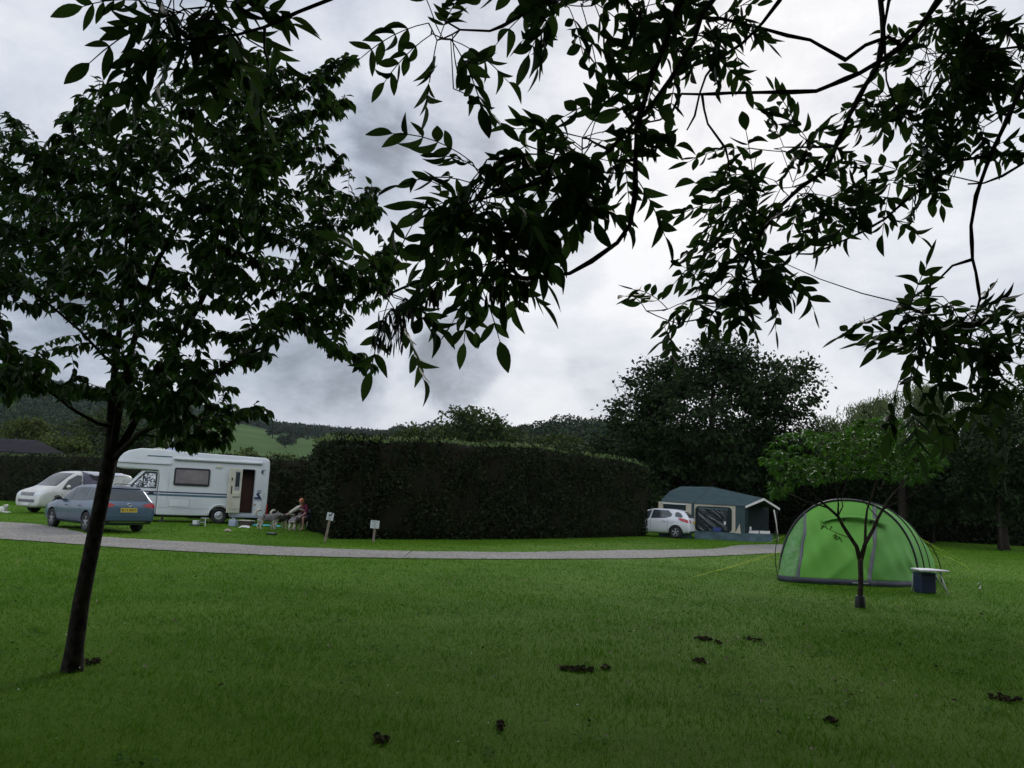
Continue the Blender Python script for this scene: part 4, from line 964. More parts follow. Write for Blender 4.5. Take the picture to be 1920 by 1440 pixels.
mb.tube(ringpts(.07, .046), .008, 5); mb.tube(ringpts(.03, .046), .006, 5); mb.build('badge', m_chrome, root)
mb = MB(); mb.tube([(-2.17, .05, 1.02), (-2.14, -.18, 1.06), (-2.13, -.3, 1.05)], .016, 5); mb.build('rear_wiper', m_black, root)
mb = MB(); mb.tube([(-1.6, 0, 1.47), (-1.82, 0, 1.66)], .006, 4); mb.build('aerial', m_black, root)
for s in (1, -1):
    mb = MB(); mb.tube([(-1.7, s * .56, 1.45), (-1.6, s * .57, 1.50), (0, s * .57, 1.52), (.15, s * .56, 1.48)], .014, 5); mb.build('roof_rail', m_black, root)
# aerial sits at the rear of the roof

# ---- white hatchback by the awning tent
root = empty('hatchback', (0, 0, 0), 0, 'white five-door hatchback between the big hedge and the awning tent', 'car')
az = -62; heading(root, az); fwd = Vector((math.sin(R(az)), math.cos(R(az)), 0)); lf = Vector((-fwd.y, fwd.x, 0))
root.location = ground(1267, 1009.5) + fwd * 1.27 - lf * .77
st = [(-1.98, .40, .78, .85, .76, .62), (-1.95, .28, .87, .97, .84, .64), (-1.83, .25, .92, 1.15, .87, .64), (-1.66, .24, .94, 1.33, .865, .60), (-1.4, .22, .94, 1.42, .87, .61), (-.7, .2, .92, 1.46, .87, .62), (-.1, .2, .90, 1.46, .87, .62), (.3, .2, .89, 1.38, .87, .61),
      (.7, .2, .88, 1.2, .87, .63), (1.05, .2, .86, .98, .87, .70), (1.4, .2, .80, .88, .86, .70), (1.7, .22, .72, .79, .83, .64), (1.88, .26, .62, .68, .76, .58), (1.96, .3, .54, .58, .62, .5)]
body, bv = lofted('body', st, car_ring, [m_whitecar, m_black], root, [(x, s * .9, .31, .36) for x in (-1.27, 1.27) for s in (1, -1)])
finish_car(root, bv, .87, [[(.8, .93), (.1, .94), (.0, 1.36), (.2, 1.37), (.5, 1.24)], [(.02, .94), (-.75, .98), (-1.02, 1.06), (-1.06, 1.18), (-.85, 1.36), (-.06, 1.37)]],
           [(-.6, 1.02), (.6, 1.02), (.6, 1.10), (.48, 1.32), (-.48, 1.32), (-.6, 1.10)], [(-.66, .95), (.66, .95), (.54, 1.34), (-.54, 1.34)], m_whitecar, (-1.27, 1.27), .31, (.55, .95, m_whitecar), [(-.72, .84), (.12, .82)], seams=(-.86, .0, .88))
for s in (1, -1):
    patch('rear_quarter_window', bv, [(-1.22, 1.06), (-1.50, 1.02), (-1.62, 1.06), (-1.5, 1.22), (-1.34, 1.3), (-1.2, 1.26)], 'y', s, m_glass, root)
    patch('tail_light', bv, [(-1.93, .78), (-1.55, .86), (-1.36, .97), (-1.50, 1.01), (-1.86, .93)], 'y', s, m_red, root, .012)
    patch('tail_light', bv, [(s * .85, .95), (s * .85, .78), (s * .60, .76), (s * .62, .90)], 'x', -1, m_red, root, .012)
patch('rear_bumper_trim', bv, [(-.72, .25), (.72, .25), (.66, .38), (-.66, .38)], 'x', -1, m_black, root, .012)
hit = bv.ray_cast(Vector((-6, 0, .80)), Vector((1, 0, 0)))[0]
mb = MB(); mb.box(hit + Vector((-.02, 0, 0)), (.014, .50, .115)); mb.build('number_plate', m_plate_y, root)

# ---- white van
root = empty('panel_van', (0, 0, 0), 0, 'white camper van with sloping nose facing the viewer, beside the dark hedge', 'van')
az = -152; heading(root, az); fwd = Vector((math.sin(R(az)), math.cos(R(az)), 0)); lf = Vector((-fwd.y, fwd.x, 0))
gl = ground(64, 960.5)          # front right tyre
root.location = gl - fwd * 1.5 + lf * .0 + lf * .80
root.scale = (1, 1, 1.04)
def van_ring(s_): return car_ring(s_)
st = [(-2.44, .4, 1.0, 1.2, .82, .72), (-2.42, .28, 1.05, 1.75, .92, .75), (-2.3, .25, 1.05, 1.9, .95, .78), (-1.5, .24, 1.05, 1.94, .95, .80), (-.5, .24, 1.05, 1.95, .95, .80), (.3, .24, 1.05, 1.94, .95, .79), (.75, .24, 1.05, 1.86, .95, .76), (1.15, .24, 1.04, 1.60, .95, .76), (1.55, .24, 1.02, 1.26, .95, .78),
      (1.9, .24, 1.0, 1.14, .94, .80), (2.2, .24, .94, 1.06, .93, .80), (2.38, .26, .82, .93, .90, .78), (2.45, .34, .66, .74, .84, .70)]
body, bv = lofted('body', st, van_ring, [m_vanw, m_black], root, [(x, s * .98, .33, .40) for x in (-1.5, 1.5) for s in (1, -1)])
finish_car(root, bv, .95, [[(1.38, 1.08), (.45, 1.08), (.40, 1.72), (.62, 1.74), (1.05, 1.50)]], None, [(-.74, 1.22), (.74, 1.22), (.66, 1.82), (-.66, 1.82)], m_vanw, (-1.5, 1.5), .33, (1.15, 1.16, m_vanw), [(.5, .98)], seams=(.40, 1.36))
for s in (1, -1):
    patch('headlight', bv, [(s * .90, .80), (s * .50, .76), (s * .52, .93), (s * .90, 1.0)], 'x', 1, m_clear, root, .012)
patch('grille', bv, [(-.46, .76), (.46, .76), (.5, .90), (-.5, .90)], 'x', 1, mat('grey_grille', (.12, .12, .14), .4), root, .012)
patch('lower_grille', bv, [(-.6, .48), (.6, .48), (.6, .60), (-.6, .60)], 'x', 1, mat('lower_grille_grey', (.10, .09, .13), .5), root, .012)
hit = bv.ray_cast(Vector((6, 0, .40)), Vector((-1, 0, 0)))[0]
mb = MB(); mb.box(hit + Vector((.02, 0, 0)), (.014, .50, .11)); mb.build('number_plate', m_plate_w, root)
hit = bv.ray_cast(Vector((6, 0, .86)), Vector((-1, 0, 0)))[0]
mb = MB(); mb.tube([Vector((hit.x + .02, .07 * math.cos(t), .85 + .07 * math.sin(t))) for t in np.linspace(0, 6.28, 17)], .009, 5)
mb.tube([Vector((hit.x + .02, y, .85 + z)) for y, z in ((-.05, .045), (-.02, -.05), (0, .0), (.02, -.05), (.05, .045))], .006, 4); mb.build('badge', m_chrome, root)
# grey cloth hanging out of the open side
m_cover = clothmat('mauve_grey_cloth', (.13, .12, .17), (.09, .085, .13), .15)
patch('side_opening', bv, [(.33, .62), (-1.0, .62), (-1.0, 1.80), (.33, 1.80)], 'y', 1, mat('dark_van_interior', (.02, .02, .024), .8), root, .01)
patch('hanging_cloth', bv, [(.38, 1.20), (.36, 1.90), (.10, 1.80), (-.10, 1.56), (-.5, 1.48), (-.9, 1.28), (-.9, 1.10)], 'y', 1, m_cover, root, .04)
patch('awning_roll', bv, [(.35, 1.9), (-1.9, 1.9), (-1.9, 1.80), (-.2, 1.75), (.1, 1.86)], 'y', 1, mat('pale_canvas', (.5, .5, .55), .7), root, .03)

# ---- motorhome
root = empty('motorhome', (0, 0, 0), 0, 'large white motorhome with blue side stripes and its cream habitation door open', 'motorhome')
az = -112; heading(root, az); fwd = Vector((math.sin(R(az)), math.cos(R(az)), 0)); lf = Vector((-fwd.y, fwd.x, 0))
LEN, HW = 3.05, 1.08
rl = ground(497, 984.5)                                 # below the rear left corner
root.location = rl + fwd * LEN - lf * HW
m_mh = mat('motorhome_white_panel', (.56, .58, .59), .4, (.50, .52, .53), 1.5, coat=.15)
m_cream = mat('aged_cream_panel', (.52, .50, .40), .5, (.44, .42, .33), 3)
m_navy = mat('navy_stripe', (.02, .03, .075), .4); m_teal = mat('teal_stripe', (.06, .12, .17), .4); m_dk = mat('dark_interior', (.008, .006, .006), .9, (.02, .008, .007), 2)
m_grey = mat('grey_moulding', (.30, .31, .33), .5)
def solid(name, poly, y0, y1, mats, parent, bevel=.06, cutters=(), seg=3):
    mb = MB(); mb.prism(poly, 'y', y0, y1); o = mb.build(name, mats)
    if bevel:
        b = o.modifiers.new('v', 'BEVEL'); b.width = bevel; b.segments = seg; b.limit_method = 'ANGLE'; b.angle_limit = R(25)
    for c in cutters:
        q = o.modifiers.new('b', 'BOOLEAN'); q.object = c; q.operation = 'DIFFERENCE'; q.solver = 'EXACT'
    dg = bpy.context.evaluated_depsgraph_get(); me = bpy.data.meshes.new_from_object(o.evaluated_get(dg)); bpy.data.objects.remove(o)
    for c in cutters: bpy.data.objects.remove(c)
    me.name = name; bm = bmesh.new(); bm.from_mesh(me); bv = BVHTree.FromBMesh(bm)
    for f in bm.faces: f.smooth = True
    for e in bm.edges:
        if len(e.link_faces) == 2 and e.calc_face_angle(0) > .6: e.smooth = False
    bm.to_mesh(me); bm.free()
    return link(name, me, parent), bv
c1 = MB().box((-2.18, 1.08, 1.42), (.54, 1.3, 1.86)).build('cutter', m_dk)
c2 = MB().lathe([(.001, -.35), (.40, -.35), (.40, .35), (.001, .35)], (-1.12, 1.0, .33), 'y', 32).build('cutter', m_dk)
c3 = MB().lathe([(.001, -.35), (.40, -.35), (.40, .35), (.001, .35)], (-1.12, -1.0, .33), 'y', 32).build('cutter', m_dk)
arc = [(-3.05, 2.62), (-3.02, 2.78), (-2.93, 2.87), (-2.80, 2.90)]
prof = [(-3.0, .34), (-3.05, 1.0)] + arc + [(.55, 2.97), (1.4, 3.02), (2.15, 3.02), (2.62, 2.90), (2.98, 2.66), (3.12, 2.42), (3.10, 2.24), (2.95, 2.18), (1.42, 2.14), (1.36, 1.9), (1.36, .30), (.2, .30), (-2.6, .34)]
body, bv = solid('body', prof, -HW, HW, [m_mh, m_dk], root, .05, (c1, c2, c3))
# cab
cabp = [(1.37, .30), (3.30, .32), (3.42, .55), (3.40, .95), (3.22, 1.16), (2.72, 1.30), (2.02, 2.12), (1.37, 2.12)]
c4_ = MB().lathe([(.001, -.3), (.38, -.3), (.38, .3), (.001, .3)], (2.45, .98, .33), 'y', 32).build('cutter', m_dk)
c5_ = MB().lathe([(.001, -.3), (.38, -.3), (.38, .3), (.001, .3)], (2.45, -.98, .33), 'y', 32).build('cutter', m_dk)
cab, bvc = solid('cab', cabp, -.98, .98, [m_mh, m_dk], root, .07, (c4_, c5_))
# leafy reflections in the cab glass, painted into the pane colour
m_reflect, nf, bf = newmat('painted_reflection'); Lf = nf.links
tf = N(nf, 'ShaderNodeTexCoord'); vf = N(nf, 'ShaderNodeTexVoronoi', Scale=22); Lf.new(tf.outputs['Object'], vf.inputs['Vector'])
sf = N(nf, 'ShaderNodeSeparateColor'); Lf.new(vf.outputs['Color'], sf.inputs[0]); rf = ramp(nf, [(.3, (.04, .05, .06)), (.55, (.3, .32, .36)), (.8, (.85, .86, .9))]); Lf.new(sf.outputs[0], rf.inputs[0]); Lf.new(rf.outputs[0], bf.inputs['Base Color'])
bf.inputs['Roughness'].default_value = .3; bf.inputs['Coat Weight'].default_value = .5
# the sloping screen is a slab on the cab's front slope
def slope_slab(name, x0, z0, x1, z1, y0, y1, off, mat_, th=.012, inset=0):
    d = Vector((x1 - x0, 0, z1 - z0)); n_ = Vector((-d.z, 0, d.x)).normalized(); n_ = n_ if n_.x > 0 else -n_
    a = Vector((x0, 0, z0)) + d * inset; b = Vector((x1, 0, z1)) - d * inset
    vs = []
    for o in (off, off + th):
        for p, y in ((a, y0), (a, y1), (b, y1 * .93), (b, y0 * .93)): vs.append(p + n_ * o + Vector((0, y, 0)))
    return MB().add(vs, [(0, 1, 2, 3), (7, 6, 5, 4), (0, 4, 5, 1), (1, 5, 6, 2), (2, 6, 7, 3), (3, 7, 4, 0)]).build(name, mat_, root)
slope_slab('windscreen_frame', 2.72, 1.30, 2.02, 2.12, -.93, .93, .002, m_black, .01, .03)
slope_slab('windscreen', 2.72, 1.30, 2.02, 2.12, -.88, .88, .012, m_reflect, .008, .08)
patch('cab_window_frame', bvc, [(1.44, 1.38), (1.44, 2.04), (1.52, 2.07), (1.92, 2.07), (2.42, 1.48), (2.42, 1.40)], 'y', 1, m_black, root, .006)
patch('cab_window', bvc, [(1.50, 1.42), (1.50, 2.00), (1.88, 2.00), (1.94, 1.94), (1.94, 1.42)], 'y', 1, m_reflect, root, .012)
patch('quarter_light', bvc, [(1.99, 1.42), (1.99, 1.9), (2.36, 1.46), (2.36, 1.42)], 'y', 1, m_reflect, root, .012)
mb = MB(); mb.box((1.62, .995, 1.20), (.20, .03, .12)); mb.build('door_handle', m_black, root, bevel=.01)
# stripes, panels, window
def slab(name, x0, x1, z0, z1, mat_, th=.012, y=HW, bev=0, yo=.002):
    return MB().box(((x0 + x1) / 2, y + yo + th / 2, (z0 + z1) / 2), (abs(x1 - x0), th, abs(z1 - z0))).build(name, mat_, root, bevel=bev)
slab('upper_stripe', -1.36, 1.34, 1.225, 1.275, m_navy); slab('lower_stripe', -1.36, 1.34, 1.10, 1.175, m_teal)
slab('cab_stripe', 1.39, 2.3, 1.10, 1.175, m_teal, y=.98); slab('cab_stripe', 1.39, 2.3, 1.225, 1.275, m_navy, y=.98)
def rrect(x0, x1, z0, z1, r, n=5):
    P = []
    for cx, cz, a0 in ((x1 - r, z1 - r, 0), (x0 + r, z1 - r, 90), (x0 + r, z0 + r, 180), (x1 - r, z0 + r, 270)):
        for i in range(n + 1): a = R(a0 + 90 * i / n); P.append((cx + r * math.cos(a), cz + r * math.sin(a)))
    return P
wr = empty('side_window', (0, 0, 0)); wr.parent = root
MB().prism(rrect(-.62, .80, 1.54, 2.29, .08), 'y', HW + .002, HW + .035).build('window_frame', m_black, wr)
m_blind = mat('drawn_net_blind', (.19, .165, .165), .35, (.13, .115, .12), 4, spec=.9)
MB().prism(rrect(-.55, .73, 1.62, 2.21, .05), 'y', HW + .036, HW + .042).build('pane', m_blind, wr)
slab('window_shelf_line', -.5, .68, 1.625, 1.645, m_black, .004, yo=.044)
slab('locker_door', .10, .90, .66, 1.0, m_grey, .006, bev=0); slab('locker_panel', .115, .885, .675, .985, m_mh, .010)
slab('skirt_line', -1.0, 1.3, .60, .612, m_grey, .006); slab('panel_joint', .98, .99, .62, 2.1, m_grey, .004)
# wheel arch lip
pts = [(-1.12 + .44 * math.cos(t), HW + .012, .34 + .46 * math.sin(t)) for t in np.linspace(0.05, math.pi - .05, 18)]
MB().tube(pts, .035, 6).build('wheel_arch_lip', m_mh, root, smooth=True)
# awning cassette and the overcab rails
MB().prism([(HW, 2.60), (HW + .09, 2.61), (HW + .11, 2.66), (HW + .09, 2.72), (HW, 2.74)], 'x', -2.72, .80).build('awning_cassette', m_mh, root)
slab('awning_shadow_line', -2.68, .78, 2.585, 2.598, m_grey, .06)
MB().tube([(.86, HW + .05, 2.67), (.70, HW + .07, 2.67)], .06, 10).build('awning_end_cap', m_mh, root)
slab('overcab_stripe', .95, 1.9, 2.70, 2.745, m_teal, .006); slab('overcab_gutter', .95, 3.0, 2.40, 2.47, m_mh, .05); slab('overcab_gutter_line', .95, 3.0, 2.375, 2.392, m_grey, .03)
MB().prism(rrect(-1.06, -.82, 2.37, 2.47, .04), 'y', HW, HW + .06).build('awning_lamp', m_cream, root)
# doorway and door
dr = empty('habitation_door', (0, 0, 0)); dr.parent = root
slab_d = MB()
hx = Vector((-1.92, HW + .03, 0)); ang = R(14); dv = Vector((math.cos(ang), math.sin(ang), 0)); nn = Vector((-math.sin(ang), math.cos(ang), 0))
def dpanel(name, s0, s1, z0, z1, o0, o1, mat_, bev=0):
    vs = []
    for o in (o0, o1):
        for s_, z in ((s0, z0), (s1, z0), (s1, z1), (s0, z1)): vs.append(hx + dv * s_ + nn * o + Vector((0, 0, z)))
    return MB().add(vs, [(0, 1, 2, 3), (7, 6, 5, 4), (0, 4, 5, 1), (1, 5, 6, 2), (2, 6, 7, 3), (3, 7, 4, 0)]).build(name, mat_, dr, bevel=bev)
dpanel('door_panel', 0, .56, .48, 2.38, 0, .045, m_cream, .015)
dpanel('door_window', .09, .30, 1.46, 2.26, .047, .055, m_grey); dpanel('door_pane', .11, .28, 1.60, 2.22, .056, .062, m_glass)
dpanel('door_bin', .06, .36, 1.18, 1.36, .047, .10, m_cream, .01); dpanel('door_latch', .40, .45, 1.86, 1.98, .047, .06, m_black); dpanel('door_handle', .40, .44, 1.3, 1.62, .047, .065, m_chrome)
dpanel('door_scuff', .1, .45, .62, .66, .047, .05, m_grey)
MB().box((-2.18, .50, 1.42), (.50, .02, 1.80)).build('inner_partition', mat('brown_inner_door', (.06, .018, .012), .5), root)
MB().tube([(x, HW + .006, z) for x, z in rrect(-2.46, -1.90, .47, 2.37, .07) + [rrect(-2.46, -1.90, .47, 2.37, .07)[0]]], .018, 4).build('doorway_trim', m_grey, root)
# round badge, swoosh, service flaps
MB().tube([(-2.80 + .09 * math.cos(t), HW + .008, 2.28 + .10 * math.sin(t)) for t in np.linspace(-2.2, 2.6, 16)], .013, 5).build('round_badge', m_teal, root)
MB().prism([(-2.76, 2.36), (-2.82, 2.28), (-2.74, 2.21), (-2.70, 2.28)], 'y', HW + .002, HW + .008).build('round_badge_mark', m_navy, root)
SW = [(-2.52, 1.30), (-2.56, 1.44), (-2.76, 1.44), (-2.80, 1.38), (-2.66, 1.36), (-2.82, 1.36), (-2.64, 1.28), (-2.80, 1.14), (-2.82, 1.05), (-2.48, 1.06), (-2.48, 1.10), (-2.70, 1.12), (-2.48, 1.14), (-2.48, 1.19), (-2.66, 1.20), (-2.58, 1.27)]
MB().prism([(-2.50, 1.10), (-2.50, 1.19), (-2.66, 1.19), (-2.56, 1.30), (-2.64, 1.40), (-2.80, 1.40), (-2.68, 1.33), (-2.82, 1.10), (-2.80, 1.05), (-2.5, 1.06)], 'y', HW + .002, HW + .008).build('swoosh_emblem', m_navy, root)
MB().prism([(-2.50, 1.085), (-2.50, 1.10), (-2.78, 1.10), (-2.78, 1.085)], 'y', HW + .009, HW + .012).build('emblem_line', m_mh, root)
MB().prism([(-2.55, 1.44), (-2.72, 1.50), (-2.80, 1.46), (-2.62, 1.43)], 'y', HW + .002, HW + .008).build('emblem_tip', m_teal, root)
for z in (1.24, 1.30, 1.36, 1.18): slab('small_lettering', -2.92, -2.87, z, z + .012, m_teal, .003)
slab('service_flap', -2.82, -2.50, .66, 1.0, m_grey, .004); slab('service_flap_panel', -2.81, -2.51, .67, .99, m_mh, .007); slab('flap_stain', -2.60, -2.50, .80, .90, mat('brown_stain', (.33, .25, .18), .7), .003, yo=.010)
slab('rear_lower_panel', -3.0, -1.56, .30, .40, mat('pale_blue_grey_skirt', (.27, .31, .36), .5), .02)
MB().box((-3.07, .95, .6), (.05, .12, .6)).build('rear_light_cluster', m_red, root, bevel=.01)
for s in (1, -1):
    for x, nm in ((-1.12, 'wheel'), (2.45, 'wheel')): wheel(root, x, s * .93, .335, .2, s, steel=True)
MB().box((.2, 0, .25), (3.6, .12, .12)).build('chassis_rail', m_black, root); MB().box((-.2, .3, .26), (.6, .5, .18)).build('water_tank', m_black, root)
MB().tube([(1.1, .9, .3), (1.1, .9, .03)], .05, 6).box((1.1, .9, .03), (.25, .2, .04)).build('steady_leg', m_black, root)
# roof things
MB().prism([(1.25, 3.03), (1.75, 3.03), (1.6, 3.10), (1.3, 3.10)], 'y', -.3, .5).build('roof_vent', m_cream, root)
MB().prism([(.75, 3.02), (1.25, 3.02), (.85, 3.30), (.75, 3.30)], 'y', .1, .6).build('raised_skylight', mat('bluish_skylight', (.45, .5, .62), .2), root)
MB().tube([(1.0, 0, 3.0), (1.0, 0, 4.75)], .02, 6).box((1.0, 0, 4.75), (.06, .1, .12)).build('aerial_mast', m_grey, root)
MH = root; MHfwd, MHlf = fwd, lf
def mh_point(x, y, z=0): return MH.location + MHfwd * x + MHlf * y + Vector((0, 0, z))
# ------------------------------------------------------------------ awning tent (folding trailer tent with porch)
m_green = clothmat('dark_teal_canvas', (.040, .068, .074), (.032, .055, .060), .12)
m_creamc = clothmat('cream_canvas', (.52, .47, .38), (.46, .41, .33), .2)
m_mud = clothmat('blue_green_mud_wall', (.06, .10, .11), (.04, .07, .08), .1)
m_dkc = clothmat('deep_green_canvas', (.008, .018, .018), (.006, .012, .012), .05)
m_white = mat('white_trim', (.55, .53, .5), .5)
m_pvc, npv, bpv = newmat('clear_pvc_window'); Lv = npv.links
tv = N(npv, 'ShaderNodeTexCoord'); mpv = N(npv, 'ShaderNodeMapping'); mpv.vector_type = 'TEXTURE'; mpv.inputs['Rotation'].default_value = (0, R(40), 0); mpv.inputs['Scale'].default_value = (1.4, 1, .28); Lv.new(tv.outputs['Object'], mpv.inputs[0])
nv2 = N(npv, 'ShaderNodeTexNoise', Scale=1.6, Detail=3, Distortion=.6); Lv.new(mpv.outputs[0], nv2.inputs['Vector'])
bpv.inputs['Base Color'].default_value = (.012, .014, .022, 1)
bpv.inputs['Roughness'].default_value = .12; bpv.inputs['Specular IOR Level'].default_value = .9
bmpv = N(npv, 'ShaderNodeBump', Strength=.8, Distance=.10); Lv.new(nv2.outputs[0], bmpv.inputs['Height']); Lv.new(bmpv.outputs[0], bpv.inputs['Normal'])
gl = ground(1237, 1008); 
root = empty('awning_tent', (gl.x, gl.y + .6, 0), R(-9), 'dark green and cream trailer tent with a gabled porch, beside the white hatchback', 'tent')
def quadslab(name, P, mat_, th=.02, parent=None, nx_=6, ny=6, sag=0.0, wav=0.0):
    """a sheet of cloth with thickness between four corners (bottom-left, bottom-right, top-right, top-left)"""
    P = [Vector(p) for p in P]; n_ = (P[1] - P[0]).cross(P[3] - P[0]).normalized(); vs = []; fs = []
    for o in (0, th):
        for j in range(ny + 1):
            for i in range(nx_ + 1):
                u, v = i / nx_, j / ny
                p = (P[0] * (1 - u) + P[1] * u) * (1 - v) + (P[3] * (1 - u) + P[2] * u) * v
                s_ = -sag * 16 * u * (1 - u) * v * (1 - v) + wav * math.sin(u * 9 + v * 5)
                vs.append(p + n_ * (s_ - o))
    k = (nx_ + 1) * (ny + 1); w_ = nx_ + 1
    for j in range(ny):
        for i in range(nx_):
            a = j * w_ + i; fs.append((a, a + 1, a + w_ + 1, a + w_)); fs.append((k + a, k + a + w_, k + a + w_ + 1, k + a + 1))
    edge = [(i, i + 1) for i in range(nx_)] + [(i * w_ + nx_, (i + 1) * w_ + nx_) for i in range(ny)] + [(ny * w_ + i + 1, ny * w_ + i) for i in range(nx_)] + [((i + 1) * w_, i * w_) for i in range(ny)]
    for a, b in edge: fs.append((b, a, a + k, b + k))
    return MB().add(vs, fs).build(name, mat_, parent or root, smooth=False)
# roof
quadslab('roof_panel', [(.1, 0, 1.78), (1.72, -.02, 1.76), (2.75, 1.3, 2.66), (.60, .75, 2.34)], m_green, sag=.04)
quadslab('roof_panel', [(.60, .75, 2.34), (2.75, 1.3, 2.66), (2.75, 1.5, 2.66), (1.2, 1.5, 2.62)], m_green, sag=.02)
quadslab('roof_panel', [(1.74, -.03, 1.76), (4.28, -.05, 1.74), (5.32, 1.0, 2.18), (2.77, 1.3, 2.66)], m_green, sag=.05)
quadslab('roof_panel', [(5.32, 1.0, 2.18), (6.3, 2.4, 1.74), (3.6, 3.4, 1.76), (2.77, 1.4, 2.66)], m_green, sag=.03)
quadslab('roof_panel', [(.1, 3.0, 1.7), (.1, 0, 1.77), (.60, .75, 2.34), (1.2, 1.5, 2.62)], m_green)
# gable trim with scalloped edge
for a, b in (((4.28, -.08, 1.74), (5.32, .96, 2.18)), ((5.32, .96, 2.18), (6.34, 2.36, 1.72))):
    A, B_ = Vector(a), Vector(b); MB().add([A, B_, B_ + Vector((0, 0, -.12)), A + Vector((0, 0, -.10)), A + Vector((.02, -.03, 0)), B_ + Vector((.02, -.03, 0)), B_ + Vector((.02, -.03, -.12)), A + Vector((.02, -.03, -.10))],
      [(0, 1, 2, 3), (7, 6, 5, 4), (0, 4, 5, 1), (1, 5, 6, 2), (2, 6, 7, 3), (3, 7, 4, 0)]).build('gable_trim', m_white, root)
# walls
quadslab('trailer_wall', [(.02, 0, .4), (1.66, 0, .4), (1.66, 0, 1.76), (.02, 0, 1.78)], m_creamc)
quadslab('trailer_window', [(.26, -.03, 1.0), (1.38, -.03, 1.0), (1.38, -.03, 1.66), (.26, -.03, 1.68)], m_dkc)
quadslab('window_valance', [(.2, -.05, 1.68), (1.45, -.05, 1.66), (1.45, -.05, 1.72), (.2, -.05, 1.74)], m_white)
quadslab('corner_panel', [(1.67, -.02, .3), (1.80, -.02, .3), (1.80, -.02, 1.75), (1.67, -.02, 1.75)], m_green)
quadslab('side_wall', [(1.80, 0, .38), (3.82, 0, .38), (3.82, 0, 1.74), (1.80, 0, 1.75)], m_creamc)
W = empty('awning_window', (0, 0, 0)); W.parent = root
MB().prism(rrect(1.86, 3.64, .40, 1.64, .18), 'y', -.045, -.025).build('window_border', m_dkc, W)
MB().prism(rrect(2.0, 3.42, .44, 1.58, .10), 'y', -.055, -.047).build('clear_pane', m_pvc, W)
quadslab('blind_roll', [(2.0, -.08, 1.50), (3.45, -.08, 1.49), (3.45, -.08, 1.57), (2.0, -.08, 1.58)], m_mud, parent=W)
quadslab('corner_panel', [(3.84, -.02, .38), (4.28, -.02, .38), (4.28, -.02, 1.74), (3.84, -.02, 1.74)], m_green)
MB().prism([(3.80, .38), (4.08, .38), (4.02, .85)], 'y', -.05, -.035).build('cream_gusset', m_creamc, root)
# porch end: dark inside with white panels low down
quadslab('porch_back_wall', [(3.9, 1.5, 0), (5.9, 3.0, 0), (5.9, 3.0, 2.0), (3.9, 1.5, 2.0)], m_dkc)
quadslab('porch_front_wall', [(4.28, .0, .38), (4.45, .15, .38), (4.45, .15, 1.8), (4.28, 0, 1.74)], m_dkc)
quadslab('white_locker', [(4.52, .35, .40), (5.02, .55, .40), (5.02, .55, .54), (4.52, .35, .52)], m_white)
quadslab('white_locker', [(5.08, .60, .40), (5.62, .86, .40), (5.62, .86, .54), (5.08, .60, .54)], m_white)
MB().box((4.60, .42, .62), (.10, .1, .2)).build('white_bottle', m_white, root, bevel=.02)
MB().tube([(5.80, .75, 1.62), (5.92, .78, .9), (6.02, .8, .05)], .035, 8).build('porch_pole', mat('pale_pole', (.4, .38, .33), .5), root, smooth=True)
MB().tube([(6.22, 2.3, 1.75), (6.1, 2.2, 0)], .02, 6).build('porch_pole', m_black, root)
quadslab('mud_wall', [(1.82, -.10, 0), (4.3, -.10, 0), (4.3, -.04, .40), (1.82, -.04, .40)], m_mud, wav=.012)
quadslab('mud_wall', [(4.3, -.08, 0), (5.75, .72, 0), (5.75, .78, .40), (4.3, -.02, .40)], m_mud, wav=.012)
quadslab('tail_wall', [(.05, .05, .0), (1.7, .05, 0), (1.7, .05, .4), (.05, .05, .4)], m_mud)
MB().box((2.95, .35, .62), (.5, .3, .28)).build('blue_box', mat('blue_plastic', (.02, .05, .28), .4), root, bevel=.02)
MB().prism(rrect(2.72, 3.12, .42, .62, .06), 'y', -.064, -.058).build('blue_window_panel', mat('blue_cloth_panel', (.015, .035, .16), .6), W)
MB().box((3.30, -.062, .85), (.09, .008, .16)).build('pale_note', m_white, W)

# ------------------------------------------------------------------ green hooped tent
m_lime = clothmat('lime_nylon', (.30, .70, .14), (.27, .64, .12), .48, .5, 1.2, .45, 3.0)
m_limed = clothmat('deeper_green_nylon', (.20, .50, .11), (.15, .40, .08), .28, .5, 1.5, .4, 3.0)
m_pale = clothmat('pale_green_mesh_panel', (.30, .52, .24), (.15, .42, .10), .35, .5, 9, .5, 5)
m_val = mat('grey_blue_groundsheet', (.040, .045, .062), .6, (.028, .032, .045), 4, bump=.4, bscale=8)
m_web = mat('grey_webbing', (.15, .15, .17), .6)
m_pole = mat('black_tent_pole', (.012, .014, .016), .4)
tl, tr2 = ground(1463, 1086), ground(1722, 1098)
Wt = 3.15; Ht = 1.9
cx0 = (tl + tr2) * .5
root = empty('hooped_tent', (0, 0, 0), 0, 'bright lime green hooped tunnel tent with grey webbing and dark skirt', 'tent')
dirw = (tr2 - tl).normalized(); Wt = (tr2 - tl).length; print('tent width', Wt, 'hoop dir', dirw, tl, tr2)
root.location = cx0; root.rotation_euler = (0, 0, math.atan2(dirw.y, dirw.x))
def hoop(t, k=1.0, h=None):
    """tunnel section, t 0..1 from left foot over the top to the right foot"""
    a = math.pi * (1 - t); c, s_ = math.cos(a), math.sin(a)
    x = Wt / 2 * k * math.copysign(abs(c) ** .88, c); z = (h or Ht) * abs(s_) ** .92
    return x, z
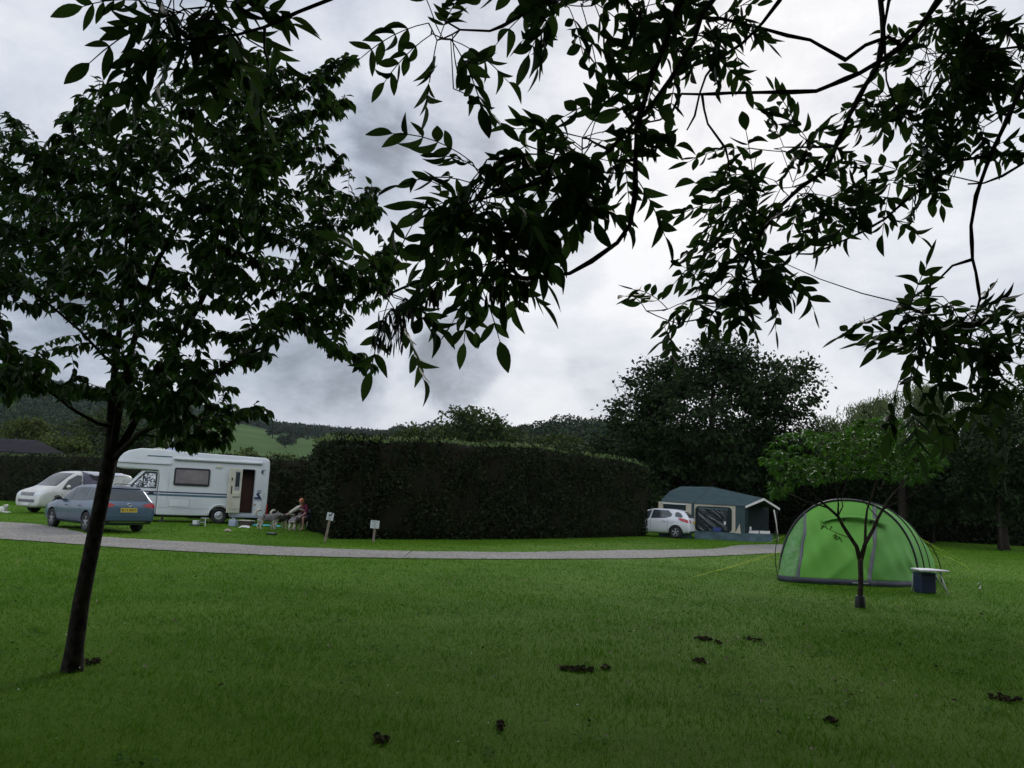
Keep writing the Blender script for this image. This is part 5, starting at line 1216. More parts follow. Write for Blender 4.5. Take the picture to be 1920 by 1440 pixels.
def surf(name, fn, nu, nv_, mat_, parent=root, th=.008, smooth=True):
    vs = []; fs = []
    for j in range(nv_ + 1):
        for i in range(nu + 1): vs.append(fn(i / nu, j / nv_))
    w_ = nu + 1
    for j in range(nv_):
        for i in range(nu): fs.append((j * w_ + i, j * w_ + i + 1, (j + 1) * w_ + i + 1, (j + 1) * w_ + i))
    o = MB().add(vs, fs).build(name, mat_, parent, smooth=smooth, fixn=False)
    md = o.modifiers.new('thickness', 'SOLIDIFY'); md.thickness = th; md.offset = 0
    return o
FB = .85                                     # how far the front end bulges towards the viewer
def endp(t, v):
    """front end: v=0 on the hoop, v=1 on the ground in front"""
    x, z = hoop(t); kx = 1.0
    u_ = abs(x) / (Wt / 2); fb = FB * (1 - u_ ** 5 * .75)
    bul = .10 * math.sin(math.pi * v) * (1 - u_ ** 2)
    crease = .026 * math.sin(7 * x + 9 * v) * math.sin(math.pi * v) + .020 * math.sin(19 * x - 15 * v) * math.sin(math.pi * v) * (.25 + u_) + .034 * math.exp(-((x * .9 + v * 1.6 - 1.3) / .08) ** 2) * v - .034 * math.exp(-((-x + v * 1.9 - 1.1) / .07) ** 2) * v
    return (x * kx - .50 * v * (1 - u_ ** 5 * .75), -fb * v ** .9 - bul - crease, z * (1 - v) + .10 * v * (1 if z > .1 else z * 10))
def sub(fn, t0, t1, v0=0, v1=1): return lambda u, v: fn(t0 + (t1 - t0) * u, v0 + (v1 - v0) * v)
def t_of_x(x):
    lo, hi = 0.0, 1.0
    for _ in range(40):
        m_ = (lo + hi) / 2
        if hoop(m_)[0] < x: lo = m_
        else: hi = m_
    return lo
ta, tb = t_of_x(-.98 * Wt / 3.15), t_of_x(.60 * Wt / 3.15)
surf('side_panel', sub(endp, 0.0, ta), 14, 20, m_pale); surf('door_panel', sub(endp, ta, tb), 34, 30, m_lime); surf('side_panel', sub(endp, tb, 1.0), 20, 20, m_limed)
def strip(t, wd, off=.014):
    return lambda u, v: (endp(t, v)[0] + (u - .5) * wd, endp(t, v)[1] - off, endp(t, v)[2])
surf('webbing_strap', strip(ta, .075), 1, 24, m_web); surf('webbing_strap', strip(tb, .085), 1, 24, m_web)
surf('skirt', lambda u, v: (endp(u, 1)[0], endp(u, 1)[1] - .012 - .02 * (1 - v) + .008 * math.sin(u * 40), .0 + .13 * v * (1 if .03 < u < .97 else .9)), 60, 2, m_val)
MB().box((-.1, -FB - .05, .07), (.36, .006, .018)).build('maker_tape', m_white, root)
# window flap rolled under the hoop
surf('vent_flap', lambda u, v: (-.72 + 1.5 * u, endp(t_of_x(-.72 + 1.5 * u), .20 + .05 * v)[1] - .03 - .07 * v, endp(t_of_x(-.72 + 1.5 * u), .19)[2] - .04 * v - .05 * abs(u - .5)), 14, 2, m_limed)
for x in (-.25, .38): MB().box((x, endp(t_of_x(x), .24)[1] - .1, endp(t_of_x(x), .22)[2] - .05), (.05, .02, .05)).build('toggle', m_pole, root)
# tunnel behind the hoop, bending to the right as it runs back
def spine(s): return (Vector((.80 * s + .03 * s * s, 1.0 * s, 0)))
SEC = [(0, 1.0, Ht), (.42, .99, Ht * 1.0), (.9, .94, Ht * .97), (1.5, .86, Ht * .88), (2.3, .72, Ht * .68), (2.9, .5, Ht * .4)]
def tun(u, v):
    s = v * 2.9; k = np.interp(s, [q[0] for q in SEC], [q[1] for q in SEC]); h = np.interp(s, [q[0] for q in SEC], [q[2] for q in SEC])
    x, z = hoop(u, k, h); p = spine(s); return (x + p.x, p.y, max(z, 0.0))
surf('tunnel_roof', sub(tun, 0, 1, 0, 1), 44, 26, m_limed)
surf('back_skirt', lambda u, v: (tun(1.0, u)[0] + .02, tun(1.0, u)[1], .16 * v), 16, 1, m_val)
for s, r_, off in ((0.0, .034, .012), (.55, .018, .02), (1.3, .012, .015)):
    pts = []
    for i in range(41):
        x, y, z = tun(i / 40, s / 2.9); c = Vector((x - spine(s).x, 0, z)).normalized() * off; pts.append(Vector((x, y, z)) + c)
    MB().tube(pts, r_, 7).build('pole_sleeve', m_pole if s else m_pole, root, smooth=True)
# loose pole bowed outside the left foot
MB().tube([(-Wt / 2 - .06 - .07 * math.sin(math.pi * t), -.05, 1.05 * t) for t in np.linspace(0, 1, 10)], .010, 5).build('bowed_pole', m_pole, root)
MB().tube([(Wt / 2 + 1.0 + .10 * math.sin(math.pi * t) - .25 * t, .95, .95 * t) for t in np.linspace(0, 1, 10)], .012, 5).build('bowed_pole', m_pole, root)
ywl = mat('yellow_toggle', (.5, .55, .03), .5)
MB().box(endp(.93, .25), (.07, .05, .07)).build('yellow_tab', ywl, root)
# guy ropes
m_guy = mat('yellow_green_guy_line', (.50, .60, .04), .6)
def w2l(p): return root.matrix_basis.inverted() @ Vector(p)
bpy.context.view_layer.update()
for a, b in [(at(1466, 1032, tl.y + .1), ground(1296, 1083)), (at(1464, 1035, tl.y + .1), ground(1345, 1071)), (at(1470, 1005, tl.y + 1.0), ground(1385, 1040)), (at(1712, 1000, tr2.y + .5), ground(1835, 1078)), (at(1722, 1018, tr2.y + .6), ground(1815, 1062)), (at(1655, 968, tr2.y + .3), ground(1800, 1050))]:
    a = Vector(a); b = Vector(b); MB().tube([w2l(a), w2l(a.lerp(b, .5) - Vector((0, 0, .015))), w2l(b)], .0045, 4).build('guy_line', m_guy, root)

# ------------------------------------------------------------------ table and cool box
g = ground(1737, 1112)
t = empty('camp_table', (g.x, g.y, 0), R(10), 'small white folding table with splayed legs beside the green tent', 'table')
tw = at(1712, 1070, g.y) - g; te = at(1766, 1068, g.y) - g; zt = up(1740, 1067, g.y)
MB().prism([(tw.x - .02, -.26), (te.x + .02, -.26), (te.x - .06, .26), (tw.x + .1, .26)], 'z', zt - .035, zt).build('table_top', mat('white_plastic', (.68, .66, .72), .4), t, bevel=.01)
mleg = mat('white_tube_legs', (.48, .47, .46), .4)
for (px, py), yy in zip([(1775, 1117), (1784, 1113)], (-.16, .14)):
    b = ground(px, py); MB().tube([(te.x - .14 + (.06 if yy > 0 else 0), yy, zt - .04), (b.x - g.x, b.y - g.y, .0)], .014, 7).build('leg', mleg, t, smooth=True)
for yy in (.16, .24): MB().tube([(tw.x + .16, yy, zt - .04), (tw.x + .12, yy + .02, 0)], .014, 7).build('leg', mleg, t, smooth=True)
c = empty('cool_box', (g.x - .02, g.y + .02, 0), R(6), 'dark navy cool box standing under the small white table', 'cool box')
MB().box((0, 0, .19), (.33, .3, .38)).build('box_body', mat('navy_plastic', (.012, .02, .06), .45), c, bevel=.02)
MB().box((0, 0, .405), (.34, .31, .045)).build('lid', mat('dark_blue_lid', (.02, .03, .075), .4), c, bevel=.015)
g = ground(1838, 1124)
s = empty('tether_stake', g, 0, 'small silver tethering stake with ring stuck in the lawn right of the table', 'stake')
MB().tube([(0, 0, -.05), (.004, 0, .14), (-.006, 0, .20), (.005, 0, .25)], .010, 6).build('stake_rod', m_chrome, s, smooth=True)
MB().tube([(.035 * math.cos(q), 0, .285 + .035 * math.sin(q)) for q in np.linspace(0, 6.28, 13)], .007, 5).build('ring', m_chrome, s)

# ------------------------------------------------------------------ little signs
m_post = mat('weathered_post', (.22, .17, .13), .85, (.14, .11, .085), 12, 4, .5)
m_sign = mat('off_white_board', (.50, .53, .52), .5, (.44, .47, .47), 6)
m_ink = mat('dark_green_lettering', (.03, .06, .05), .6); m_ink2 = mat('grey_lettering', (.10, .11, .13), .6)
def sign(px, py, toppx, toppy, wpx, hpx, label, kindof):
    g = ground(px, py); Y = g.y; top = at(toppx, toppy, Y) - g; s = Y / F
    r = empty('sign_post', g, 0, label, 'sign')
    w_, h_ = wpx * s, hpx * s; d = top.normalized(); L_ = top.length
    M_ = Matrix((Vector((d.z, 0, -d.x)), Vector((0, 1, 0)), Vector((d.x, 0, d.z)))).transposed()
    def T(v): return M_ @ Vector(v)
    MB().add([T((x * .036, y * .022, z)) for z in (-.1, L_ + .01) for x, y in ((-1, -1), (1, -1), (1, 1), (-1, 1))], [(0, 1, 2, 3), (7, 6, 5, 4), (0, 4, 5, 1), (1, 5, 6, 2), (2, 6, 7, 3), (3, 7, 4, 0)]).build('post', m_post, r)
    b = empty('board', (0, 0, 0)); b.parent = r; zc_ = L_ - h_ / 2
    sh = (-.12 if kindof == 'text' else -.02)
    def Q(x, y, z): return T((x, y, zc_ + z))
    MB().add([Q(x * w_ / 2, y, z * h_ / 2) for y in (-.045, -.026) for x, z in ((-1, -1), (1, -1), (1, 1), (-1, 1))], [(0, 1, 2, 3), (7, 6, 5, 4), (0, 4, 5, 1), (1, 5, 6, 2), (2, 6, 7, 3), (3, 7, 4, 0)]).build('panel', m_sign, b)
    if kindof == 'dog':
        P = [(-.055, -.04), (-.05, .045), (-.03, .02), (.0, .015), (.03, .055), (.05, .085), (.075, .07), (.06, .05), (.045, .01), (.03, -.015), (.035, -.045), (.015, -.045), (.012, -.02), (-.025, -.02), (-.035, -.06)]
        vs = [Q(x * .9, y, z * .9 + .045) for y in (-.05, -.0455) for x, z in P]; n = len(P)
        MB().add(vs, [tuple(range(n)), tuple(range(2 * n - 1, n - 1, -1))] + [(i, (i + 1) % n, (i + 1) % n + n, i + n) for i in range(n)]).build('dog_symbol', mat('black_print', (.008, .01, .012), .6), b)
        lines = [(-.035, 'Please keep dogs'), (-.065, 'on a lead'), (-.095, 'at all times')]; sz = .030
    else:
        lines = [(.085, 'PITCH PARK'), (.035, '&'), (-.025, 'Site is Your'), (-.08, 'Quality')]; sz = .05
        lines = [(.085, 'Please Keep'), (.03, 'off'), (-.03, 'this & the'), (-.085, 'hedge')]
    for z, s_ in lines:
        o = text_mesh(s_, sz * .8, m_ink if z > 0 else m_ink2, 'lettering', b, Q(0, -.047, z), (0, 0, 0), depth=.001, off=.0012)
        o.rotation_euler = (Matrix((M_.col[0], M_.col[2], -M_.col[1])).transposed()).to_euler()
sign(609, 1017, 621, 961.5, 12.6, 13.8, 'tilted post with a white notice showing a black dog, nearest the dogs', 'dog')
sign(700, 1016.5, 704, 976, 16.2, 14.2, 'short upright post with a white notice of four lines of text', 'text')

# ------------------------------------------------------------------ chalet behind the low hedge
b = bxy(-10, 62); Yc = 62
r = empty('chalet', (b.x, b.y, 0), 0, 'dark chalet at the left edge, only its grey tiled hipped roof above the hedge', 'building')
e = up(62, 849, Yc); tz = up(30, 820, Yc); xr = at(62, 849, Yc).x - b.x; xl = -9; xt = at(32, 820, Yc).x - b.x
m_tile, ntl, btl = newmat('grey_roof_tiles'); Lt = ntl.links; tct = N(ntl, 'ShaderNodeTexCoord')
brk = N(ntl, 'ShaderNodeTexBrick'); brk.inputs['Scale'].default_value = 1; brk.inputs['Brick Width'].default_value = .35; brk.inputs['Row Height'].default_value = .22; brk.inputs['Mortar Size'].default_value = .03
brk.inputs['Color1'].default_value = (.030, .029, .034, 1); brk.inputs['Color2'].default_value = (.022, .022, .026, 1); brk.inputs['Mortar'].default_value = (.015, .015, .018, 1)
mpt = N(ntl, 'ShaderNodeMapping'); mpt.inputs['Rotation'].default_value = (R(90), 0, 0); Lt.new(tct.outputs['Object'], mpt.inputs[0]); Lt.new(mpt.outputs[0], brk.inputs[0]); Lt.new(brk.outputs[0], btl.inputs['Base Color']); btl.inputs['Roughness'].default_value = .95; btl.inputs['Specular IOR Level'].default_value = .05
MB().add([(xl, -.3, e), (xr, -.3, e), (xt, 2.6, tz), (xl, 2.6, tz), (xl, 5.4, e), (xr, 5.4, e), (xl, -.3, e - .14), (xr, -.3, e - .14), (xr, 5.4, e - .14), (xl, 5.4, e - .14)],
         [(0, 1, 2, 3), (3, 2, 5, 4), (1, 5, 2), (0, 6, 7, 1), (1, 7, 8, 5), (5, 8, 9, 4), (6, 9, 8, 7), (0, 3, 4), (0, 4, 9, 6)]).build('roof', m_tile, r)
MB().box(((xl + xr) / 2, 2.55, e / 2 - .1), (xr - xl - .6, 5, e)).build('wall', mat('brown_timber_wall', (.06, .035, .025), .8), r)

# ------------------------------------------------------------------ bits round the motorhome
def gp(px, py): return ground(px, py)
g = gp(367, 986); c = empty('leisure_box', g, R(-20), 'small pale grey box on the grass under the motorhome window', 'box')
MB().box((0, 0, .13), (.22, .16, .16)).build('box_body', m_sign, c, bevel=.015); MB().box((0, 0, .03), (.5, .2, .06)).build('tray', m_black, c)
g = gp(383, 987); c = empty('folding_stool', g, R(-20), 'grey folding step stool beside the motorhome wheel', 'stool')
MB().box((0, 0, .32), (.26, .2, .03)).build('seat', m_grey, c, bevel=.01)
for sx in (-1, 1):
    for sy in (-1, 1): MB().tube([(sx * .1, sy * .08, .31), (sx * .14, sy * .11, 0)], .012, 5).build('leg', m_chrome, c)
MB().box((0, -.09, .16), (.25, .03, .03)).build('rung', m_grey, c)
g = gp(437, 987.5); c = empty('water_carrier', g, R(-20), 'translucent bluish water carrier by the motorhome wheel', 'water carrier')
MB().box((0, 0, .14), (.34, .2, .28)).build('can', mat('bluish_plastic', (.30, .34, .42), .3), c, bevel=.03); MB().lathe([(.03, 0), (.03, .04), (.001, .04)], (.1, 0, .28), 'z', 10).build('cap', m_navy, c); MB().tube([(-.1, 0, .27), (-.08, 0, .33), (.04, 0, .33), (.05, 0, .27)], .012, 5).build('handle', m_sign, c)
g = gp(462, 985); c = empty('doorstep', g, R(-22), 'low timber step outside the open motorhome door', 'step')
MB().box((0, 0, .2), (.62, .3, .035)).build('tread', m_cream, c, bevel=.008); MB().box((0, .02, .09), (.56, .24, .18)).build('step_base', mat('dark_step_base', (.06, .035, .03), .8), c)
def cloth_lump(name, px, py, w_, d_, h_, m_, label, cat_):
    g = gp(px, py); n = 14; vs = []; fs = []; rr = random.Random(px)
    for j in range(n + 1):
        for i in range(n + 1):
            u, v = i / n * 2 - 1, j / n * 2 - 1; e = max(0, 1 - (abs(u) ** 2.5 + abs(v) ** 2.5) / 1.6)
            vs.append((u * w_ / 2 * (1 + rr.uniform(-.05, .05)), v * d_ / 2, .01 + h_ * e * (.5 + .5 * math.sin(u * 5 + v * 4) ** 2) * rr.uniform(.7, 1.1)))
    w2 = n + 1
    for j in range(n):
        for i in range(n): fs.append((j * w2 + i, j * w2 + i + 1, (j + 1) * w2 + i + 1, (j + 1) * w2 + i))
    o = MB().add(vs, fs).build(name, m_, None, smooth=True, loc=g); tag(o, label, cat_)
    md = o.modifiers.new('thickness', 'SOLIDIFY'); md.thickness = .01
cloth_lump('beach_towel', 495, 986, 1.5, .7, .07, mat('turquoise_towel', (.06, .36, .38), .9), 'turquoise towel spread on the grass behind the dog', 'towel')
cloth_lump('crumpled_cloth', 459, 990, .42, .3, .10, mat('white_cloth', (.62, .62, .6), .9), 'crumpled white cloth on the grass in front of the motorhome step', 'cloth')
cloth_lump('dog_toy', 427, 996.5, .26, .16, .10, mat('pinkish_toy', (.35, .27, .24), .9), 'pinkish grey chewed dog toy lying on the lawn', 'dog toy')
g = gp(509, 1003); c = empty('dog_bowl', g, 0, 'wide dark dog bowl with pale rim on the grass in front of the dogs', 'bowl')
MB().lathe([(.001, .02), (.16, .02), (.165, .07)], (0, 0, 0), 'z', 20).build('rim', m_sign, c, smooth=True); MB().lathe([(.001, .0), (.17, .0), (.18, .03), (.175, .075)], (0, 0, 0), 'z', 20).build('bowl_base', m_black, c, smooth=True)
# ------------------------------------------------------------------ people and dogs: skinned skeletons
def skinned(name, verts, edges, radii, mats, parent, root_i=0, sub=2, face_mat=None):
    me = bpy.data.meshes.new(name); me.from_pydata([tuple(v) for v in verts], edges, [])
    o = link(name, me); o.modifiers.new('skin', 'SKIN')
    for i, r in enumerate(radii):
        sv = me.skin_vertices[0].data[i]; sv.radius = (r, r) if not hasattr(r, '__len__') else r; sv.use_root = (i == root_i)
    o.modifiers.new('sub', 'SUBSURF').levels = sub
    dg = bpy.context.evaluated_depsgraph_get(); m2 = bpy.data.meshes.new_from_object(o.evaluated_get(dg)); bpy.data.objects.remove(o); m2.name = name
    for m_ in mats: m2.materials.append(m_)
    for p in m2.polygons:
        p.use_smooth = True
        if face_mat: p.material_index = face_mat(p.center)
    return link(name, m2, parent)

m_furg = mat('grey_husky_fur', (.12, .11, .115), .9, (.22, .20, .20), 14, 5, .6, 60, spec=.1)
m_furw = mat('cream_husky_fur', (.52, .48, .40), .9, (.42, .38, .32), 12, 5, .6, 60, spec=.1)
m_furd = mat('dark_husky_fur', (.03, .028, .028), .9, (.06, .055, .055), 12, 5, .6, 60, spec=.1)
m_nose = mat('black_nose', (.01, .01, .01), .4)
def husky(px, py, az, label, group, dark=False, scale=1.0, turn=0, cut=0, tail=True):
    g = ground(px, py); r = empty('dog', g, 0, label, 'dog', group); heading(r, az); r.scale = (scale,) * 3
    # x forward, z up, shoulder height .58
    V = [(-.30, 0, .50), (-.05, 0, .49), (.20, 0, .50), (.36, 0, .60), (.47, turn * .05, .70), (.60, turn * .12, .67),      # 0 pelvis .. 5 muzzle
         (-.33, .09, .42), (-.30, .10, .27), (-.40, .10, .17), (-.36, .10, .03), (-.32, .10, .015),
         (-.33, -.09, .42), (-.22, -.10, .28), (-.32, -.10, .17), (-.28, -.10, .03), (-.24, -.10, .015),
         (.24, .09, .40), (.22, .09, .24), (.24, .09, .12), (.24, .09, .03), (.28, .09, .015),
         (.22, -.09, .40), (.26, -.09, .24), (.30, -.09, .12), (.30, -.09, .03), (.34, -.09, .015), (.69, turn * .16, .64)]
    E = [(0, 1), (1, 2), (2, 3), (3, 4), (4, 5), (0, 6), (6, 7), (7, 8), (8, 9), (9, 10), (0, 11), (11, 12), (12, 13), (13, 14), (14, 15), (2, 16), (16, 17), (17, 18), (18, 19), (19, 20), (2, 21), (21, 22), (22, 23), (23, 24), (24, 25), (5, 26)]
    Rr = [(.135, .145), (.14, .155), (.15, .18), .13, .115, .06, .11, .075, .042, .036, .042, .11, .075, .042, .036, .042, .08, .056, .042, .036, .042, .08, .056, .042, .036, .042, .035]
    back = 1 if not dark else 2
    def fm(c):
        if c.x > .42: return back if c.z > .70 else 0
        if c.z > .46 + .03 * math.sin(c.x * 20) and abs(c.x) < .5: return back
        if c.z > .36 and -.15 < c.x < .2: return back
        return 0
    skinned('body', V, E, Rr, [m_furw, m_furg, m_furd], r, 1, 2, fm)
    if tail:
        T_ = [(-.38, 0, .55), (-.50, 0, .62), (-.54, 0, .74), (-.47, 0, .84), (-.36, 0, .86), (-.28, .02, .80)]
        skinned('tail', T_, [(i, i + 1) for i in range(5)], [.035, .055, .062, .062, .055, .03], [m_furw], r, 0, 2)
    for s in (1, -1):
        MB().add([(.40, s * .03 + turn * .04, .76), (.46, s * .03 + turn * .04, .77), (.43, s * .085 + turn * .04, .76), (.43, s * .06 + turn * .04, .865)], [(0, 1, 3), (1, 2, 3), (2, 0, 3), (0, 2, 1)]).build('ear', m_furd if dark else m_furg, r)
        MB().ellipsoid((.535, s * .05 + turn * .10, .715), (.012, .012, .012), 0, 6, 4).build('eye', m_nose, r)
    MB().ellipsoid((.73, turn * .17, .645), (.02, .022, .018), 0, 8, 5).build('nose', m_nose, r)
    MB().tube([(.30 + .02 * math.cos(t) * 0 + .06 * math.sin(t), .115 * math.cos(t), .60 + .085 * math.sin(t)) for t in np.linspace(0, 6.28, 13)], .014, 5).build('collar', m_navy, r)
    return r
husky(500, 993, 60, 'grey and cream husky standing side-on with curled tail, nearest the motorhome', None, scale=.88)
husky(524, 991.5, 40, 'dark-faced husky half hidden behind the side-on grey husky', None, True, .86, -.8)
husky(553, 995, 12, 'grey husky seen from behind at the seated person', None, False, .84, .6, tail=False)
# white dog lying at the left edge
g = ground(2, 961.5); r = empty('white_dog', g, 0, 'small white fluffy dog lying on the grass at the left edge', 'dog'); heading(r, 100)
V = [(-.35, 0, .12), (-.1, 0, .14), (.1, 0, .15), (.2, 0, .24), (.26, -.03, .33), (.34, -.06, .30), (.15, .09, .05), (.40, .09, .03), (.15, -.09, .05), (.42, -.1, .03), (-.4, .12, .05), (-.2, .17, .03)]
skinned('body', V, [(0, 1), (1, 2), (2, 3), (3, 4), (4, 5), (2, 6), (6, 7), (2, 8), (8, 9), (0, 10), (10, 11)], [.12, .13, .12, .09, .10, .045, .05, .035, .05, .035, .06, .035], [mat('white_curly_fur', (.62, .62, .55), .95, (.4, .4, .36), 30, 4, 1, 50)], r, 1)
MB().ellipsoid((.39, -.075, .30), (.02, .02, .02), 0, 8, 5).build('nose', m_nose, r)
for s in (1, -1): MB().ellipsoid((.24, s * .09 - .03, .32), (.03, .03, .07), 0, 8, 6).build('ear', m_furw, r, smooth=True); MB().ellipsoid((.335, s * .04 - .05, .35), (.012, .012, .012), 0, 6, 4).build('eye', m_nose, r)

# seated person in a camp chair, leaning towards the dog
m_skin = mat('tanned_skin', (.42, .25, .18), .6); m_hair = mat('ginger_hair', (.35, .09, .035), .6, (.5, .2, .1), 14, 4, .6, 60)
m_topw = clothmat('cream_vest', (.52, .50, .43), (.44, .42, .36), .05); m_mar = clothmat('maroon_sleeve', (.10, .008, .03), (.07, .006, .02), 0); m_den = clothmat('denim_shorts', (.09, .11, .18), (.07, .08, .13), 0)
g = ground(569, 994.5); ch = empty('camp_chair', g, 0, 'dark low camping chair under the seated person by the hedge', 'chair'); heading(ch, -160)
MB().box((-.1, 0, .40), (.42, .46, .03)).build('seat', mat('dark_chair_cloth', (.02, .02, .022), .8), ch, bevel=.01)
MB().box((-.34, 0, .62), (.03, .46, .42), 0, Matrix.Rotation(R(-12), 3, 'Y')).build('backrest', mat('dark_chair_cloth_back', (.02, .02, .022), .8), ch, bevel=.01)
for sx in (-.3, .1):
    for sy in (-.23, .23): MB().tube([(sx, sy, .42), (sx + (.08 if sx > 0 else -.14), sy, 0)], .012, 6).build('leg', m_chrome, ch, smooth=True)
pr = empty('person', g, 0, 'person with ginger hair, maroon top and cream shawl, sitting and reaching to a dog', 'person'); heading(pr, -160)
J = {'pel': (-.12, 0, .52), 'sp1': (-.04, 0, .68), 'sp2': (.08, 0, .84), 'nk': (.19, -.01, .98), 'hd0': (.25, -.02, 1.06), 'hd': (.29, -.02, 1.14), 'top': (.30, -.02, 1.20),
     'shl': (.13, .17, .90), 'ell': (.28, .22, .68), 'wrl': (.46, .16, .56), 'hal': (.53, .14, .54), 'shr': (.13, -.17, .92), 'elr': (.22, -.38, .76), 'wrr': (.20, -.58, .64), 'har': (.20, -.66, .61),
     'hpl': (-.10, .10, .50), 'knl': (.30, .14, .50), 'anl': (.30, .15, .09), 'ftl': (.36, .15, .04), 'tol': (.47, .16, .025), 'hpr': (-.10, -.10, .50), 'knr': (.32, -.20, .49), 'anr': (.36, -.22, .09), 'ftr': (.42, -.22, .04), 'tor': (.53, -.23, .025)}
K = list(J); ix = {k: i for i, k in enumerate(K)}
Ed = [('pel', 'sp1'), ('sp1', 'sp2'), ('sp2', 'nk'), ('nk', 'hd0'), ('hd0', 'hd'), ('hd', 'top'), ('sp2', 'shl'), ('shl', 'ell'), ('ell', 'wrl'), ('wrl', 'hal'), ('sp2', 'shr'), ('shr', 'elr'), ('elr', 'wrr'), ('wrr', 'har'), ('pel', 'hpl'), ('hpl', 'knl'), ('knl', 'anl'), ('anl', 'ftl'), ('ftl', 'tol'), ('pel', 'hpr'), ('hpr', 'knr'), ('knr', 'anr'), ('anr', 'ftr'), ('ftr', 'tor')]
rad = dict(pel=.13, sp1=.115, sp2=.12, nk=.05, hd0=.062, hd=.085, top=.06, shl=.06, ell=.042, wrl=.028, hal=.035, shr=.06, elr=.042, wrr=.028, har=.035, hpl=.09, knl=.06, anl=.038, ftl=.04, tol=.03, hpr=.09, knr=.06, anr=.038, ftr=.04, tor=.03)
skinned('body', [J[k] for k in K], [(ix[a], ix[b]) for a, b in Ed], [rad[k] for k in K], [m_skin], pr, 0, 2)
for hand, s in (('hal', -1), ('har', 1)):       # fingers curling down onto the dog's back
    h = Vector(J[hand]); vs = [h]; es = []; rd = [.022]
    for f in range(4):
        o = Vector((0, (f - 1.5) * .021, 0)); b0 = len(vs)
        vs += [h + Vector((.035, 0, -.005)) + o, h + Vector((.065, 0, -.02)) + o, h + Vector((.078 - .008 * abs(f - 1.4), 0, -.045)) + o]; rd += [.010, .009, .007]; es += [(0, b0), (b0, b0 + 1), (b0 + 1, b0 + 2)]
    b0 = len(vs); vs += [h + Vector((.01, s * .035, -.01)), h + Vector((.035, s * .05, -.025))]; rd += [.011, .008]; es += [(0, b0), (b0, b0 + 1)]
    skinned('hand', vs, es, rd, [m_skin], pr, 0, 1)
def garment(name, keys, extra, m_, parent=pr):
    kk = [k for k in keys]; jx = {k: i for i, k in enumerate(kk)}
    skinned(name, [J[k] if isinstance(k, str) else k for k in kk], [(jx[a], jx[b]) for a, b in Ed if a in jx and b in jx], [rad[k] + extra for k in kk], [m_], parent, 0, 2)
garment('top', ['sp1', 'pel', 'sp2'], .022, m_mar)
J['mil'] = tuple((Vector(J['hpl']) * .35 + Vector(J['knl']) * .65)); J['mir'] = tuple((Vector(J['hpr']) * .35 + Vector(J['knr']) * .65)); rad['mil'] = rad['mir'] = .072; Ed += [('hpl', 'mil'), ('hpr', 'mir')]
garment('shorts', ['pel', 'hpl', 'mil', 'hpr', 'mir'], .02, m_den)
garment('jacket', ['sp2', 'nk', 'shl', 'ell'], .016, m_mar); garment('shawl', ['nk', 'sp2', 'shr', 'elr', 'wrr'], .035, m_topw)
hb = MB(); hb.ellipsoid((.255, -.02, 1.165), (.105, .098, .10), 0, 16, 10); hb.ellipsoid((.20, -.02, 1.07), (.07, .09, .14), 0, 12, 8); hb.ellipsoid((.16, -.02, .97), (.055, .085, .12), 0, 12, 8); hb.build('hair', m_hair, pr, smooth=True)
MB().ellipsoid((.388, -.02, 1.125), (.022, .012, .02), 0, 8, 6).build('nose', m_skin, pr, smooth=True)
for s in (1, -1): MB().ellipsoid((.37, -.02 + s * .032, 1.15), (.010, .012, .008), 0, 8, 5).build('eye', m_nose, pr); MB().ellipsoid((.28, -.02 + s * .095, 1.13), (.022, .012, .03), 0, 8, 6).build('ear', m_skin, pr, smooth=True)
MB().ellipsoid((.375, -.02, 1.09), (.012, .028, .007), 0, 8, 5).build('mouth', mat('lips', (.25, .08, .07), .5), pr)

# ------------------------------------------------------------------ lawn: blades, flowers, leaves, mud
m_clover = leafmat('clover_leaf', (.02, .07, .012), (.045, .11, .03), .1, .95, spec=.02)
m_blade = leafmat('grass_blade', (.036, .102, .006), (.084, .204, .014), .3, .7, nscale=.5, cc=(.20, .23, .07), spec=.06)
def lawn_blades():
    out = []; 
    for (y0, y1, dens, h, wd) in ((3.6, 6, 2200, .036, .0038), (6, 9, 1500, .036, .0048), (9, 14, 800, .036, .007), (14, 22, 380, .036, .010), (22, 40, 130, .038, .016), (40, 54, 50, .045, .03)):
        ax = 0.74
        area = ax * (y1 * y1 - y0 * y0); n = int(area * dens)
        y = np.sqrt(rng.uniform(y0 * y0, y1 * y1, n)); x = rng.uniform(-ax, ax, n) * y
        k = ~on_path(x, y, -.02 - .22 * rng.random(n) ** 2.5); x, y = x[k], y[k]; n = len(x)
        a = rng.uniform(0, 2 * np.pi, n); hh = h * (.5 + .8 * rng.random(n)) * (1 + .35 * np.sin(x * 1.7 + 3 * np.sin(y * .9)) * np.sin(y * 1.3) + .9 * (np.sin(x * 5.3 + 2 * np.sin(y * 2.1)) * np.sin(y * 4.7 + x) > .8)); w_ = wd * (.6 + .8 * rng.random(n)); ln = rng.normal(0, .6, (n, 2)) * hh[:, None]
        b = np.stack([x, y, np.zeros(n)], -1); dx = np.stack([np.cos(a), np.sin(a), np.zeros(n)], -1) * w_[:, None] * .5
        tip = b + np.stack([ln[:, 0], ln[:, 1], hh], -1)
        out.append(np.stack([b - dx, b + dx, tip], 1).reshape(-1, 3))
    V = np.concatenate(out); F_ = np.arange(len(V)).reshape(-1, 3); print('blades', len(F_))
    tag(np_mesh('grass', V, F_, m_blade), 'short mown green grass of the camping lawn', 'grass', kind='stuff')
lawn_blades()
